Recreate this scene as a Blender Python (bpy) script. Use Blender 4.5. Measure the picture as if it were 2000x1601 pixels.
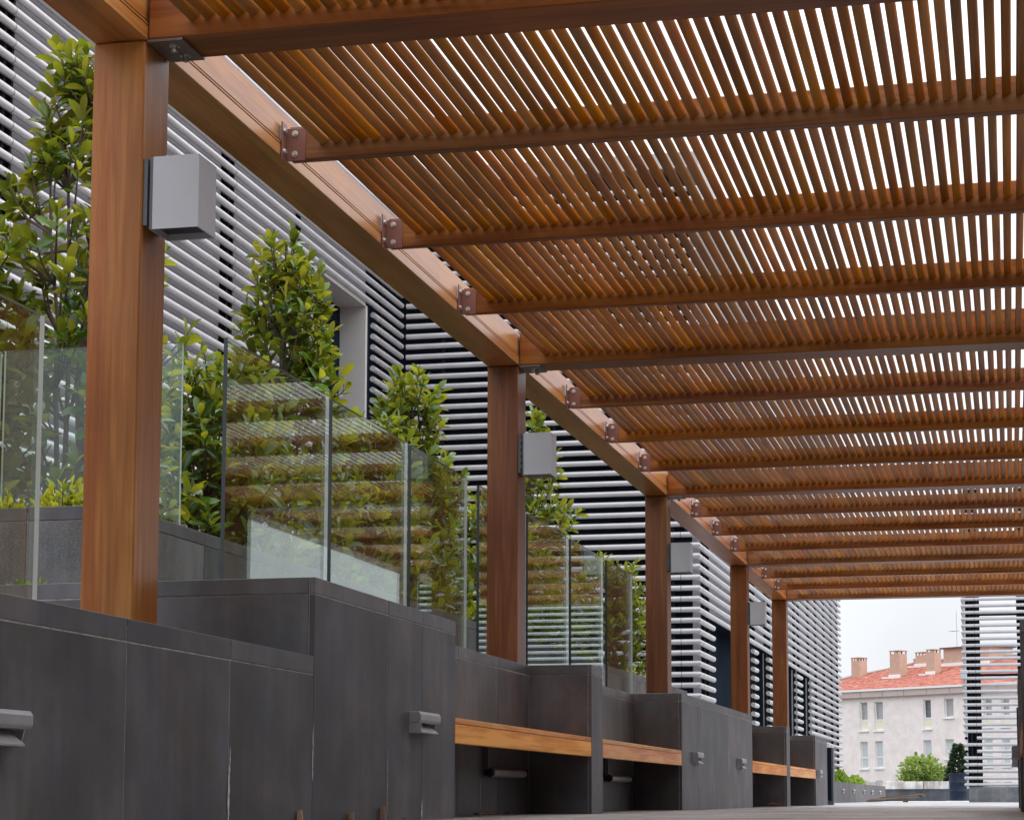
import bpy, bmesh, math, random
from mathutils import Vector, Matrix
R = math.radians
rnd = random.Random(7)
for o in list(bpy.data.objects):
    bpy.data.objects.remove(o, do_unlink=True)
scene = bpy.context.scene
COL = scene.collection

# ------------------------------------------------------------------ camera
HC = 0.0868
cam_d = bpy.data.cameras.new('camera')
cam = bpy.data.objects.new('camera', cam_d)
COL.objects.link(cam)
r3 = Vector((0.97955911, 0.20114579, -0.00207905)).normalized()
u3 = Vector((0.02419191, -0.10753903, 0.99390649)).normalized()
b3 = r3.cross(u3)
M = Matrix((r3, u3, b3)).transposed().to_4x4()
M.translation = Vector((0, 0, HC))
cam.matrix_world = M
cam_d.sensor_fit = 'HORIZONTAL'
cam_d.sensor_width = 36.0
cam_d.lens = 3972.57 / 2000 * 36.0
cam_d.shift_x = (1000 - 1157.757) / 2000
cam_d.shift_y = (1119.137 - 800.5) / 2000
cam_d.clip_start = 0.02
cam_d.clip_end = 4000
scene.camera = cam

# ------------------------------------------------------------------ sky, sun, exposure
SUN_EL, SUN_AZ = R(55), R(95)          # soft sun behind the cloud, over the open right-hand side
world = bpy.data.worlds.new('World')
scene.world = world
world.use_nodes = True
wn, wl = world.node_tree.nodes, world.node_tree.links
wn.clear()
wout = wn.new('ShaderNodeOutputWorld')
bg = wn.new('ShaderNodeBackground'); bg.inputs['Strength'].default_value = 0.1
sky = wn.new('ShaderNodeTexSky'); sky.sky_type = 'NISHITA'; sky.sun_disc = False
sky.sun_elevation = SUN_EL; sky.sun_rotation = SUN_AZ
tc = wn.new('ShaderNodeTexCoord')
sep = wn.new('ShaderNodeSeparateXYZ'); wl.new(tc.outputs['Generated'], sep.inputs[0])
# overcast cloud layer: brighter towards the zenith, slightly mottled
mr = wn.new('ShaderNodeMapRange'); wl.new(sep.outputs['Z'], mr.inputs['Value'])
mr.inputs['From Min'].default_value = 0.0; mr.inputs['From Max'].default_value = 1.0
mr.inputs['To Min'].default_value = 8.4; mr.inputs['To Max'].default_value = 27.0
nz = wn.new('ShaderNodeTexNoise'); wl.new(tc.outputs['Generated'], nz.inputs['Vector'])
nz.inputs['Scale'].default_value = 7.0; nz.inputs['Detail'].default_value = 6.0
mr2 = wn.new('ShaderNodeMapRange'); wl.new(nz.outputs['Fac'], mr2.inputs['Value'])
mr2.inputs['From Min'].default_value = 0.3; mr2.inputs['From Max'].default_value = 0.7
mr2.inputs['To Min'].default_value = 0.92; mr2.inputs['To Max'].default_value = 1.10
mul = wn.new('ShaderNodeMath'); mul.operation = 'MULTIPLY'
wl.new(mr.outputs[0], mul.inputs[0]); wl.new(mr2.outputs[0], mul.inputs[1])
# the cloud is brighter towards the hidden sun
sdir = (math.sin(SUN_AZ) * math.cos(SUN_EL), math.cos(SUN_AZ) * math.cos(SUN_EL), math.sin(SUN_EL))
dt = wn.new('ShaderNodeVectorMath'); dt.operation = 'DOT_PRODUCT'
wl.new(tc.outputs['Generated'], dt.inputs[0]); dt.inputs[1].default_value = sdir
mg = wn.new('ShaderNodeMapRange'); mg.interpolation_type = 'SMOOTHSTEP'; wl.new(dt.outputs['Value'], mg.inputs['Value'])
mg.inputs['From Min'].default_value = -0.15; mg.inputs['From Max'].default_value = 1.0
mg.inputs['To Min'].default_value = 1.0; mg.inputs['To Max'].default_value = 1.25
mul0 = mul
mul = wn.new('ShaderNodeMath'); mul.operation = 'MULTIPLY'
wl.new(mul0.outputs[0], mul.inputs[0]); wl.new(mg.outputs[0], mul.inputs[1])
comb = wn.new('ShaderNodeVectorMath'); comb.operation = 'SCALE'
comb.inputs[0].default_value = (0.965, 0.985, 1.03)
wl.new(mul.outputs[0], comb.inputs['Scale'])
mixw = wn.new('ShaderNodeMix'); mixw.data_type = 'RGBA'
mixw.inputs[0].default_value = 0.9
wl.new(sky.outputs[0], mixw.inputs[6]); wl.new(comb.outputs[0], mixw.inputs[7])
wl.new(mixw.outputs[2], bg.inputs['Color'])
wl.new(bg.outputs[0], wout.inputs['Surface'])
sun_d = bpy.data.lights.new('sun', 'SUN')
sun_d.energy = 0.9; sun_d.angle = R(25); sun_d.color = (1.0, 0.96, 0.9)
sun = bpy.data.objects.new('sun', sun_d); COL.objects.link(sun)
sd = Vector((math.sin(SUN_AZ) * math.cos(SUN_EL), math.cos(SUN_AZ) * math.cos(SUN_EL), math.sin(SUN_EL)))
sun.rotation_euler = (-sd).to_track_quat('-Z', 'Y').to_euler()
scene.view_settings.view_transform = 'Standard'
scene.view_settings.look = 'None'
scene.view_settings.exposure = 0.0
scene.view_settings.gamma = 1.0
scene.view_settings.use_curve_mapping = False
scene.render.engine = 'CYCLES'
scene.cycles.transparent_max_bounces = 24
scene.cycles.max_bounces = 10
scene.cycles.diffuse_bounces = 5
scene.cycles.glossy_bounces = 5
scene.cycles.use_denoising = True

# ------------------------------------------------------------------ materials
def new_mat(name):
    m = bpy.data.materials.new(name); m.use_nodes = True
    nt = m.node_tree; nt.nodes.clear()
    out = nt.nodes.new('ShaderNodeOutputMaterial')
    return m, nt, out
def node(nt, t, **kw):
    n = nt.nodes.new(t)
    for k, v in kw.items(): setattr(n, k, v)
    return n
def principled(nt, out, rough=0.5, metal=0.0, color=None, spec=0.5):
    b = nt.nodes.new('ShaderNodeBsdfPrincipled')
    b.inputs['Roughness'].default_value = rough
    b.inputs['Metallic'].default_value = metal
    b.inputs['Specular IOR Level'].default_value = spec
    if color: b.inputs['Base Color'].default_value = (*color, 1)
    nt.links.new(b.outputs[0], out.inputs['Surface'])
    return b
def ramp(nt, stops):
    r = nt.nodes.new('ShaderNodeValToRGB')
    el = r.color_ramp.elements
    while len(el) < len(stops): el.new(0.5)
    for e, (p, c) in zip(el, stops):
        e.position = p; e.color = (*c, 1)
    return r
def coords(nt, scale=(1, 1, 1), rand=6.0):
    """object coordinates, shifted by the object's own random number so copies do not repeat"""
    t = nt.nodes.new('ShaderNodeTexCoord'); oi = nt.nodes.new('ShaderNodeObjectInfo')
    m = nt.nodes.new('ShaderNodeMapping'); m.inputs['Scale'].default_value = scale
    a = nt.nodes.new('ShaderNodeVectorMath'); a.operation = 'SCALE'
    a.inputs[0].default_value = (rand, rand * 1.7, rand * 2.3)
    nt.links.new(oi.outputs['Random'], a.inputs['Scale'])
    nt.links.new(t.outputs['Object'], m.inputs['Vector'])
    s = nt.nodes.new('ShaderNodeVectorMath'); s.operation = 'ADD'
    nt.links.new(m.outputs[0], s.inputs[0]); nt.links.new(a.outputs[0], s.inputs[1])
    return s.outputs[0], oi
def noise(nt, vec, scale, detail=4, rough=0.55):
    n = nt.nodes.new('ShaderNodeTexNoise')
    n.inputs['Scale'].default_value = scale; n.inputs['Detail'].default_value = detail
    n.inputs['Roughness'].default_value = rough
    nt.links.new(vec, n.inputs['Vector'])
    return n
def bump(nt, b, h, strength=0.2, dist=0.01):
    n = nt.nodes.new('ShaderNodeBump'); n.inputs['Strength'].default_value = strength
    n.inputs['Distance'].default_value = dist
    nt.links.new(h, n.inputs['Height']); nt.links.new(n.outputs[0], b.inputs['Normal'])
def hsv_var(nt, col, oi, h=0.02, s=0.15, v=0.3):
    n = nt.nodes.new('ShaderNodeHueSaturation')
    def mrn(a, b, src):
        m = nt.nodes.new('ShaderNodeMapRange'); nt.links.new(src, m.inputs['Value'])
        m.inputs['To Min'].default_value = a; m.inputs['To Max'].default_value = b
        return m.outputs[0]
    wn_ = nt.nodes.new('ShaderNodeTexWhiteNoise'); wn_.noise_dimensions = '1D'
    nt.links.new(oi.outputs['Random'], wn_.inputs['W'])
    sp = nt.nodes.new('ShaderNodeSeparateColor'); nt.links.new(wn_.outputs['Color'], sp.inputs[0])
    nt.links.new(mrn(0.5 - h, 0.5 + h, sp.outputs[0]), n.inputs['Hue'])
    nt.links.new(mrn(1 - s, 1 + s, sp.outputs[1]), n.inputs['Saturation'])
    nt.links.new(mrn(1 - v, 1 + v, sp.outputs[2]), n.inputs['Value'])
    nt.links.new(col, n.inputs['Color'])
    return n.outputs[0]

def wood_mat(name, axis, c_dark, c_mid, c_light, rough=0.32, var=(0.012, 0.12, 0.22), coat=0.0, stave=None, spec=0.3):
    m, nt, out = new_mat(name)
    b = principled(nt, out, rough, spec=spec)
    sc = [9.0, 9.0, 9.0]; sc['XYZ'.index(axis)] = 0.55
    vec, oi = coords(nt, tuple(sc))
    n1 = noise(nt, vec, 1.3, 5, 0.6)
    fine = [70.0, 70.0, 70.0]; fine['XYZ'.index(axis)] = 2.5
    vec2, _ = coords(nt, tuple(fine), 11.0)
    n2 = noise(nt, vec2, 1.0, 3, 0.6)
    vec3, _ = coords(nt, (1.6, 1.6, 1.6), 3.0)
    n3 = noise(nt, vec3, 1.0, 2, 0.5)
    mx = nt.nodes.new('ShaderNodeMath'); mx.operation = 'MULTIPLY_ADD'
    nt.links.new(n2.outputs['Fac'], mx.inputs[0]); mx.inputs[1].default_value = 0.48
    nt.links.new(n1.outputs['Fac'], mx.inputs[2])
    mx2 = nt.nodes.new('ShaderNodeMath'); mx2.operation = 'MULTIPLY_ADD'
    nt.links.new(n3.outputs['Fac'], mx2.inputs[0]); mx2.inputs[1].default_value = 0.35
    nt.links.new(mx.outputs[0], mx2.inputs[2])
    r = ramp(nt, [(0.60, c_dark), (0.86, c_mid), (1.08, c_light)])
    r.color_ramp.elements[2].position = 1.0
    nt.links.new(mx2.outputs[0], r.inputs['Fac'])
    col = hsv_var(nt, r.outputs[0], oi, *var)
    if stave:
        # glued-up lamellae: every stave is cut from another plank
        across, w_, L_ = stave
        t_ = nt.nodes.new('ShaderNodeTexCoord'); sp_ = nt.nodes.new('ShaderNodeSeparateXYZ')
        nt.links.new(t_.outputs['Object'], sp_.inputs[0])
        def mth(op, a, b_=None, c=None):
            q = nt.nodes.new('ShaderNodeMath'); q.operation = op
            for k_, v_ in enumerate((a, b_, c)):
                if v_ is None: continue
                if isinstance(v_, (int, float)): q.inputs[k_].default_value = v_
                else: nt.links.new(v_, q.inputs[k_])
            return q.outputs[0]
        ca = mth('FLOOR', mth('MULTIPLY_ADD', sp_.outputs[across], 1 / w_, 50.37))
        wn1 = nt.nodes.new('ShaderNodeTexWhiteNoise'); wn1.noise_dimensions = '2D'
        cv = nt.nodes.new('ShaderNodeCombineXYZ'); nt.links.new(ca, cv.inputs[0]); nt.links.new(oi.outputs['Random'], cv.inputs[1])
        nt.links.new(cv.outputs[0], wn1.inputs['Vector'])
        cl = mth('FLOOR', mth('MULTIPLY_ADD', sp_.outputs[axis], 1 / L_, mth('MULTIPLY', wn1.outputs['Value'], 9.0)))
        cv2 = nt.nodes.new('ShaderNodeCombineXYZ'); nt.links.new(ca, cv2.inputs[0]); nt.links.new(cl, cv2.inputs[1]); nt.links.new(oi.outputs['Random'], cv2.inputs[2])
        wn2 = nt.nodes.new('ShaderNodeTexWhiteNoise'); wn2.noise_dimensions = '3D'; nt.links.new(cv2.outputs[0], wn2.inputs['Vector'])
        hs_ = nt.nodes.new('ShaderNodeHueSaturation')
        nt.links.new(mth('MULTIPLY_ADD', wn2.outputs['Value'], 0.20, 0.90), hs_.inputs['Value'])
        nt.links.new(mth('MULTIPLY_ADD', wn1.outputs['Value'], 0.014, 0.493), hs_.inputs['Hue'])
        nt.links.new(col, hs_.inputs['Color']); col = hs_.outputs[0]
    nt.links.new(col, b.inputs['Base Color'])
    rr = nt.nodes.new('ShaderNodeMapRange'); nt.links.new(n1.outputs['Fac'], rr.inputs['Value'])
    rr.inputs['To Min'].default_value = rough - 0.06; rr.inputs['To Max'].default_value = rough + 0.16
    nt.links.new(rr.outputs[0], b.inputs['Roughness'])
    b.inputs['Coat Weight'].default_value = coat
    b.inputs['Coat Roughness'].default_value = 0.22
    bump(nt, b, n2.outputs['Fac'], 0.12, 0.004)
    return m
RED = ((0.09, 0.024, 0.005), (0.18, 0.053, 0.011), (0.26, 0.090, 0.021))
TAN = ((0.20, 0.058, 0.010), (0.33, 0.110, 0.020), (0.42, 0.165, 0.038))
POST = ((0.10, 0.027, 0.008), (0.175, 0.053, 0.015), (0.24, 0.083, 0.025))
SLT = ((0.175, 0.055, 0.007), (0.325, 0.116, 0.015), (0.42, 0.175, 0.030))
SEAT = ((0.42, 0.135, 0.032), (0.66, 0.235, 0.065), (0.78, 0.34, 0.12))
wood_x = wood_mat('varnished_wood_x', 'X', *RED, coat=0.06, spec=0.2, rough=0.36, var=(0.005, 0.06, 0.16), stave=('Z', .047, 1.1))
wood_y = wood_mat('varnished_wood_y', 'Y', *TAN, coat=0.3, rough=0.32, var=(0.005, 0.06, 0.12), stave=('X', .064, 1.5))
wood_z = wood_mat('varnished_wood_z', 'Z', *POST, coat=0.1, rough=0.36, var=(0.006, 0.06, 0.08), stave=('X', .064, 6.0))
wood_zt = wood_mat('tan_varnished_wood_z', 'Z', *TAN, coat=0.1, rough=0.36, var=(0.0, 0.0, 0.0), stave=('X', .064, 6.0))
wood_slat = wood_mat('slat_wood', 'Y', *SLT, rough=0.45, var=(0.006, 0.08, 0.28), spec=0.15)
wood_seat = wood_mat('bench_wood', 'Y', *SEAT, rough=0.5, stave=('Z', .05, .9))
wood_scrap = wood_mat('raw_timber', 'Z', (0.16, 0.08, 0.05), (0.30, 0.16, 0.10), (0.42, 0.26, 0.17), rough=0.7)
wood_board = wood_mat('weathered_board', 'X', (0.22, 0.15, 0.10), (0.38, 0.26, 0.18), (0.5, 0.36, 0.26), rough=0.8)

def stone_mat(name, base, speck=0.0, streak=0.35, rough=0.5):
    m, nt, out = new_mat(name)
    b = principled(nt, out, rough)
    vec, oi = coords(nt, (1, 1, 1), 9.0)
    n1 = noise(nt, vec, 2.2, 6, 0.6)
    vs, _ = coords(nt, (14, 14, 0.9), 9.0)
    n2 = noise(nt, vs, 1.0, 5, 0.65)
    n3 = noise(nt, vec, 160.0, 2, 0.6)
    a = nt.nodes.new('ShaderNodeMath'); a.operation = 'MULTIPLY_ADD'
    nt.links.new(n2.outputs['Fac'], a.inputs[0]); a.inputs[1].default_value = streak
    nt.links.new(n1.outputs['Fac'], a.inputs[2])
    lo = tuple(c * 0.42 for c in base); hi = tuple(c * 1.9 for c in base)
    r = ramp(nt, [(0.36, lo), (0.66, base), (0.92, hi)])
    nt.links.new(a.outputs[0], r.inputs['Fac'])
    n5 = noise(nt, vec, 3.6, 4, 0.7)
    r5 = ramp(nt, [(0.36, (0.90, 0.98, 1.08)), (0.5, (1, 1, 1)), (0.66, (1.16, 1.02, 0.95))])
    nt.links.new(n5.outputs['Fac'], r5.inputs['Fac'])
    tint = nt.nodes.new('ShaderNodeMix'); tint.data_type = 'RGBA'; tint.blend_type = 'MULTIPLY'; tint.inputs[0].default_value = 1.0
    nt.links.new(r.outputs[0], tint.inputs[6]); nt.links.new(r5.outputs[0], tint.inputs[7])
    sp = ramp(nt, [(0.60 - 0.12 * speck, (0, 0, 0)), (0.78, (1, 1, 1))])
    nt.links.new(n3.outputs['Fac'], sp.inputs['Fac'])
    mxc = nt.nodes.new('ShaderNodeMix'); mxc.data_type = 'RGBA'
    fm = nt.nodes.new('ShaderNodeMath'); fm.operation = 'MULTIPLY'
    nt.links.new(sp.outputs[0], fm.inputs[0]); fm.inputs[1].default_value = 0.12 + 0.6 * speck
    nt.links.new(fm.outputs[0], mxc.inputs[0]); nt.links.new(tint.outputs[2], mxc.inputs[6])
    mxc.inputs[7].default_value = (base[0] * 2.8, base[1] * 2.8, base[2] * 2.8, 1)
    # pale mineral scuffs: sparse small spots of wear
    n4 = noise(nt, vec, 9.0, 7, 0.75)
    r4 = ramp(nt, [(0.66, (0, 0, 0)), (0.80, (0.35, 0.35, 0.35))])
    nt.links.new(n4.outputs['Fac'], r4.inputs['Fac'])
    mx4 = nt.nodes.new('ShaderNodeMix'); mx4.data_type = 'RGBA'
    nt.links.new(r4.outputs[0], mx4.inputs[0]); nt.links.new(mxc.outputs[2], mx4.inputs[6])
    mx4.inputs[7].default_value = (base[0] * 2.2, base[1] * 2.2, base[2] * 2.2, 1)
    col = hsv_var(nt, mx4.outputs[2], oi, 0.012, 0.35, 0.20)
    nt.links.new(col, b.inputs['Base Color'])
    bump(nt, b, n3.outputs['Fac'], 0.15 + 0.4 * speck, 0.002)
    return m
basalt = stone_mat('basalt_cladding', (0.068, 0.063, 0.066))
basalt_cap = stone_mat('basalt_coping', (0.082, 0.076, 0.079), rough=0.45)
flamed = stone_mat('flamed_granite', (0.098, 0.095, 0.096), speck=0.8, streak=0.5, rough=0.75)
paver = stone_mat('terrace_paver', (0.345, 0.312, 0.298), speck=0.3, streak=0.1, rough=0.45)
membrane = stone_mat('pale_concrete', (0.50, 0.50, 0.51), speck=0.2, streak=0.1, rough=0.55)
concrete = stone_mat('weathered_concrete', (0.33, 0.32, 0.305), speck=0.2, streak=0.5, rough=0.8)
dark_render = stone_mat('dark_render', (0.10, 0.11, 0.125), streak=0.3, rough=0.7)

def plain(name, color, rough=0.5, metal=0.0, var=0.12, nscale=6.0, bumpy=0.0, coat=0.0, spec=0.5):
    m, nt, out = new_mat(name)
    b = principled(nt, out, rough, metal, spec=spec)
    vec, oi = coords(nt)
    n = noise(nt, vec, nscale, 5, 0.6)
    r = ramp(nt, [(0.3, tuple(c * (1 - var) for c in color)), (0.7, tuple(min(1, c * (1 + var)) for c in color))])
    nt.links.new(n.outputs['Fac'], r.inputs['Fac'])
    nt.links.new(r.outputs[0], b.inputs['Base Color'])
    b.inputs['Coat Weight'].default_value = coat
    if bumpy: bump(nt, b, n.outputs['Fac'], bumpy, 0.01)
    return m
grout = plain('pale_grout', (0.34, 0.32, 0.30), 0.9, var=0.35, nscale=30)
lime = plain('lime_deposit', (0.62, 0.60, 0.57), 0.9, var=0.2, nscale=40, bumpy=0.4)
tube_m = plain('satin_aluminium_tube', (0.52, 0.515, 0.53), 0.36, 0.25, 0.07, 3.0)
ring_m = plain('dark_gasket', (0.10, 0.085, 0.085), 0.7)
lamp_m = plain('grey_lamp_housing', (0.49, 0.50, 0.535), 0.45, 0.0, 0.04, 4.0)
lamp_plate = plain('lamp_back_plate', (0.10, 0.105, 0.115), 0.5, 0.3)
lens_m = plain('dark_lens', (0.02, 0.022, 0.02), 0.15)
steplight_m = plain('step_light_metal', (0.36, 0.365, 0.38), 0.36, 0.3, 0.10, 14.0)
bracket_m = plain('brown_powder_coat', (0.165, 0.062, 0.044), 0.38, 0.0, 0.08, 20)
plate_m = plain('grey_brown_plate', (0.17, 0.125, 0.115), 0.4, 0.5, 0.1, 20)
bolt_m = plain('stainless_bolt', (0.55, 0.54, 0.52), 0.3, 0.9)
panel_grey = plain('grey_facade_panel', (0.30, 0.295, 0.325), 0.6, 0.0, 0.10, 1.2)
panel_navy = plain('navy_facade_panel', (0.013, 0.018, 0.026), 0.9, 0.0, 0.25, 1.0, spec=0.0)
black_m = plain('black_recess', (0.006, 0.006, 0.007), 0.8)
reveal_m = plain('pale_stone_reveal', (0.46, 0.44, 0.43), 0.7, 0.0, 0.06, 2.0)
soil_m = plain('planter_soil', (0.045, 0.032, 0.022), 0.95, 0.0, 0.4, 18, 0.6)
bark_m = plain('grey_brown_bark', (0.125, 0.088, 0.068), 0.85, 0.0, 0.35, 30, 0.5)
render_m = plain('pink_white_render', (0.78, 0.71, 0.69), 0.85, 0.0, 0.10, 1.6)
fascia_m = plain('fascia_board', (0.50, 0.405, 0.38), 0.7, 0.0, 0.06, 2.0)
white_m = plain('white_paint', (0.80, 0.80, 0.79), 0.5, 0.0, 0.05, 4.0)
chimney_m = plain('tan_chimney_render', (0.47, 0.335, 0.26), 0.85, 0.0, 0.08, 3.0)
glass_dark = plain('curtained_window_glass', (0.16, 0.165, 0.18), 0.12, 0.0, 0.3, 5.0)
glass_pale = plain('blind_window_glass', (0.50, 0.55, 0.57), 0.2, 0.0, 0.1, 5.0)
curtain_m = plain('grey_curtain', (0.42, 0.41, 0.42), 0.9, 0.0, 0.15, 8.0)
cream_m = plain('cream_panel', (0.74, 0.72, 0.56), 0.6, 0.0, 0.04, 4.0)
barrel_m = plain('dark_blue_drum', (0.005, 0.012, 0.030), 0.6, 0.0, 0.5, 9.0, spec=0.3)
street_m = plain('street_ground', (0.10, 0.10, 0.09), 0.9, 0.0, 0.3, 0.05)
jbox_m = plain('pale_grey_plastic', (0.52, 0.57, 0.58), 0.5)
litter_m = plain('dry_leaf', (0.30, 0.11, 0.035), 0.8, 0.0, 0.3, 30)

def roof_mat():
    m, nt, out = new_mat('red_roof_tile')
    b = principled(nt, out, 0.8)
    vec, oi = coords(nt)
    n = noise(nt, vec, 2.6, 5, 0.65)
    r = ramp(nt, [(0.3, (0.36, 0.095, 0.062)), (0.5, (0.47, 0.138, 0.098)), (0.72, (0.55, 0.255, 0.21))])
    nt.links.new(n.outputs['Fac'], r.inputs['Fac']); 
    nt.links.new(hsv_var(nt, r.outputs[0], oi, 0.01, 0.1, 0.18), b.inputs['Base Color'])
    return m
roof_m = roof_mat()

def glass_mat():
    m, nt, out = new_mat('clear_glass')
    tr = node(nt, 'ShaderNodeBsdfTransparent'); tr.inputs['Color'].default_value = (0.90, 0.955, 0.93, 1)
    gl = node(nt, 'ShaderNodeBsdfGlossy'); gl.inputs['Roughness'].default_value = 0.0
    gl.inputs['Color'].default_value = (0.95, 1, 0.98, 1)
    # the slab is not refracted, so both of its faces reflect like the outer face of glass
    fr = node(nt, 'ShaderNodeFresnel'); ge = node(nt, 'ShaderNodeNewGeometry')
    io = node(nt, 'ShaderNodeMapRange'); nt.links.new(ge.outputs['Backfacing'], io.inputs['Value'])
    io.inputs['To Min'].default_value = 1.5; io.inputs['To Max'].default_value = 1 / 1.5
    nt.links.new(io.outputs[0], fr.inputs['IOR'])
    mx = node(nt, 'ShaderNodeMixShader')
    nt.links.new(fr.outputs[0], mx.inputs[0]); nt.links.new(tr.outputs[0], mx.inputs[1]); nt.links.new(gl.outputs[0], mx.inputs[2])
    nt.links.new(mx.outputs[0], out.inputs['Surface'])
    return m
glass_m = glass_mat()
def edge_mat():
    m, nt, out = new_mat('polished_glass_edge')
    tl = node(nt, 'ShaderNodeBsdfTranslucent'); tl.inputs['Color'].default_value = (0.88, 0.96, 0.96, 1)
    df = node(nt, 'ShaderNodeBsdfPrincipled'); df.inputs['Base Color'].default_value = (0.07, 0.12, 0.125, 1)
    df.inputs['Roughness'].default_value = 0.2
    mx = node(nt, 'ShaderNodeMixShader'); mx.inputs[0].default_value = 0.12
    nt.links.new(tl.outputs[0], mx.inputs[1]); nt.links.new(df.outputs[0], mx.inputs[2])
    nt.links.new(mx.outputs[0], out.inputs['Surface'])
    return m
edge_m = edge_mat()
top_m = plain('ground_glass_top', (0.26, 0.30, 0.30), 0.3, 0.0, 0.1, 30)
dark_edge_m = plain('shaded_glass_edge', (0.016, 0.026, 0.030), 0.3, 0.0, 0.2, 30)  # darkened copy of the glass edge, shade painted into the leading edges

def leaf_mat(name, top, under, trans, rough=0.28, var=(0.03, 0.2, 0.35)):
    m, nt, out = new_mat(name)
    b = nt.nodes.new('ShaderNodeBsdfPrincipled')
    b.inputs['Roughness'].default_value = rough
    at = node(nt, 'ShaderNodeAttribute'); at.attribute_name = 'tint'
    oi = node(nt, 'ShaderNodeObjectInfo')
    g = node(nt, 'ShaderNodeNewGeometry')
    mixu = node(nt, 'ShaderNodeMix'); mixu.data_type = 'RGBA'
    nt.links.new(g.outputs['Backfacing'], mixu.inputs[0])
    mixu.inputs[6].default_value = (*top, 1); mixu.inputs[7].default_value = (*under, 1)
    # every leaf has its own age: 'tint' is stored per leaf, loose leaves also use their random number
    ad = node(nt, 'ShaderNodeMath'); ad.operation = 'ADD'
    nt.links.new(at.outputs['Fac'], ad.inputs[0]); nt.links.new(oi.outputs['Random'], ad.inputs[1])
    fr = node(nt, 'ShaderNodeMath'); fr.operation = 'FRACT'; nt.links.new(ad.outputs[0], fr.inputs[0])
    hs = node(nt, 'ShaderNodeHueSaturation')
    def mrn(a, b_, src):
        q = node(nt, 'ShaderNodeMapRange'); nt.links.new(src, q.inputs['Value'])
        q.inputs['To Min'].default_value = a; q.inputs['To Max'].default_value = b_
        return q.outputs[0]
    nt.links.new(mrn(0.5 - var[0], 0.5 + var[0] * 0.5, fr.outputs[0]), hs.inputs['Hue'])
    nt.links.new(mrn(1 + var[2] * 1.3, 1 - var[2], fr.outputs[0]), hs.inputs['Value'])
    nt.links.new(mixu.outputs[2], hs.inputs['Color'])
    nt.links.new(hs.outputs[0], b.inputs['Base Color'])
    tl = node(nt, 'ShaderNodeBsdfTranslucent')
    hs2 = node(nt, 'ShaderNodeHueSaturation')
    hs2.inputs['Color'].default_value = (*trans, 1)
    nt.links.new(mrn(0.5 - var[0] * 1.4, 0.51, fr.outputs[0]), hs2.inputs['Hue'])
    nt.links.new(mrn(1.25, 0.55, fr.outputs[0]), hs2.inputs['Value'])
    nt.links.new(hs2.outputs[0], tl.inputs['Color'])
    mx = node(nt, 'ShaderNodeMixShader'); mx.inputs[0].default_value = 0.38
    nt.links.new(b.outputs[0], mx.inputs[1]); nt.links.new(tl.outputs[0], mx.inputs[2])
    nt.links.new(mx.outputs[0], out.inputs['Surface'])
    return m
leaf_m = leaf_mat('magnolia_leaf', (0.042, 0.118, 0.012), (0.130, 0.128, 0.018), (0.36, 0.44, 0.025), rough=0.2, var=(0.030, 0.2, 0.70))
euon_m = leaf_mat('golden_shrub_leaf', (0.34, 0.42, 0.025), (0.36, 0.42, 0.05), (0.70, 0.75, 0.05), var=(0.03, 0.2, 0.4))
low_m = leaf_mat('low_planting_leaf', (0.12, 0.27, 0.03), (0.16, 0.27, 0.05), (0.4, 0.6, 0.06))
far_m = leaf_mat('far_tree_leaf', (0.15, 0.26, 0.05), (0.16, 0.25, 0.06), (0.36, 0.5, 0.09), 0.5)
conif_m = leaf_mat('dark_conifer_leaf', (0.030, 0.062, 0.028), (0.035, 0.06, 0.03), (0.08, 0.13, 0.04), 0.5)

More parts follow.
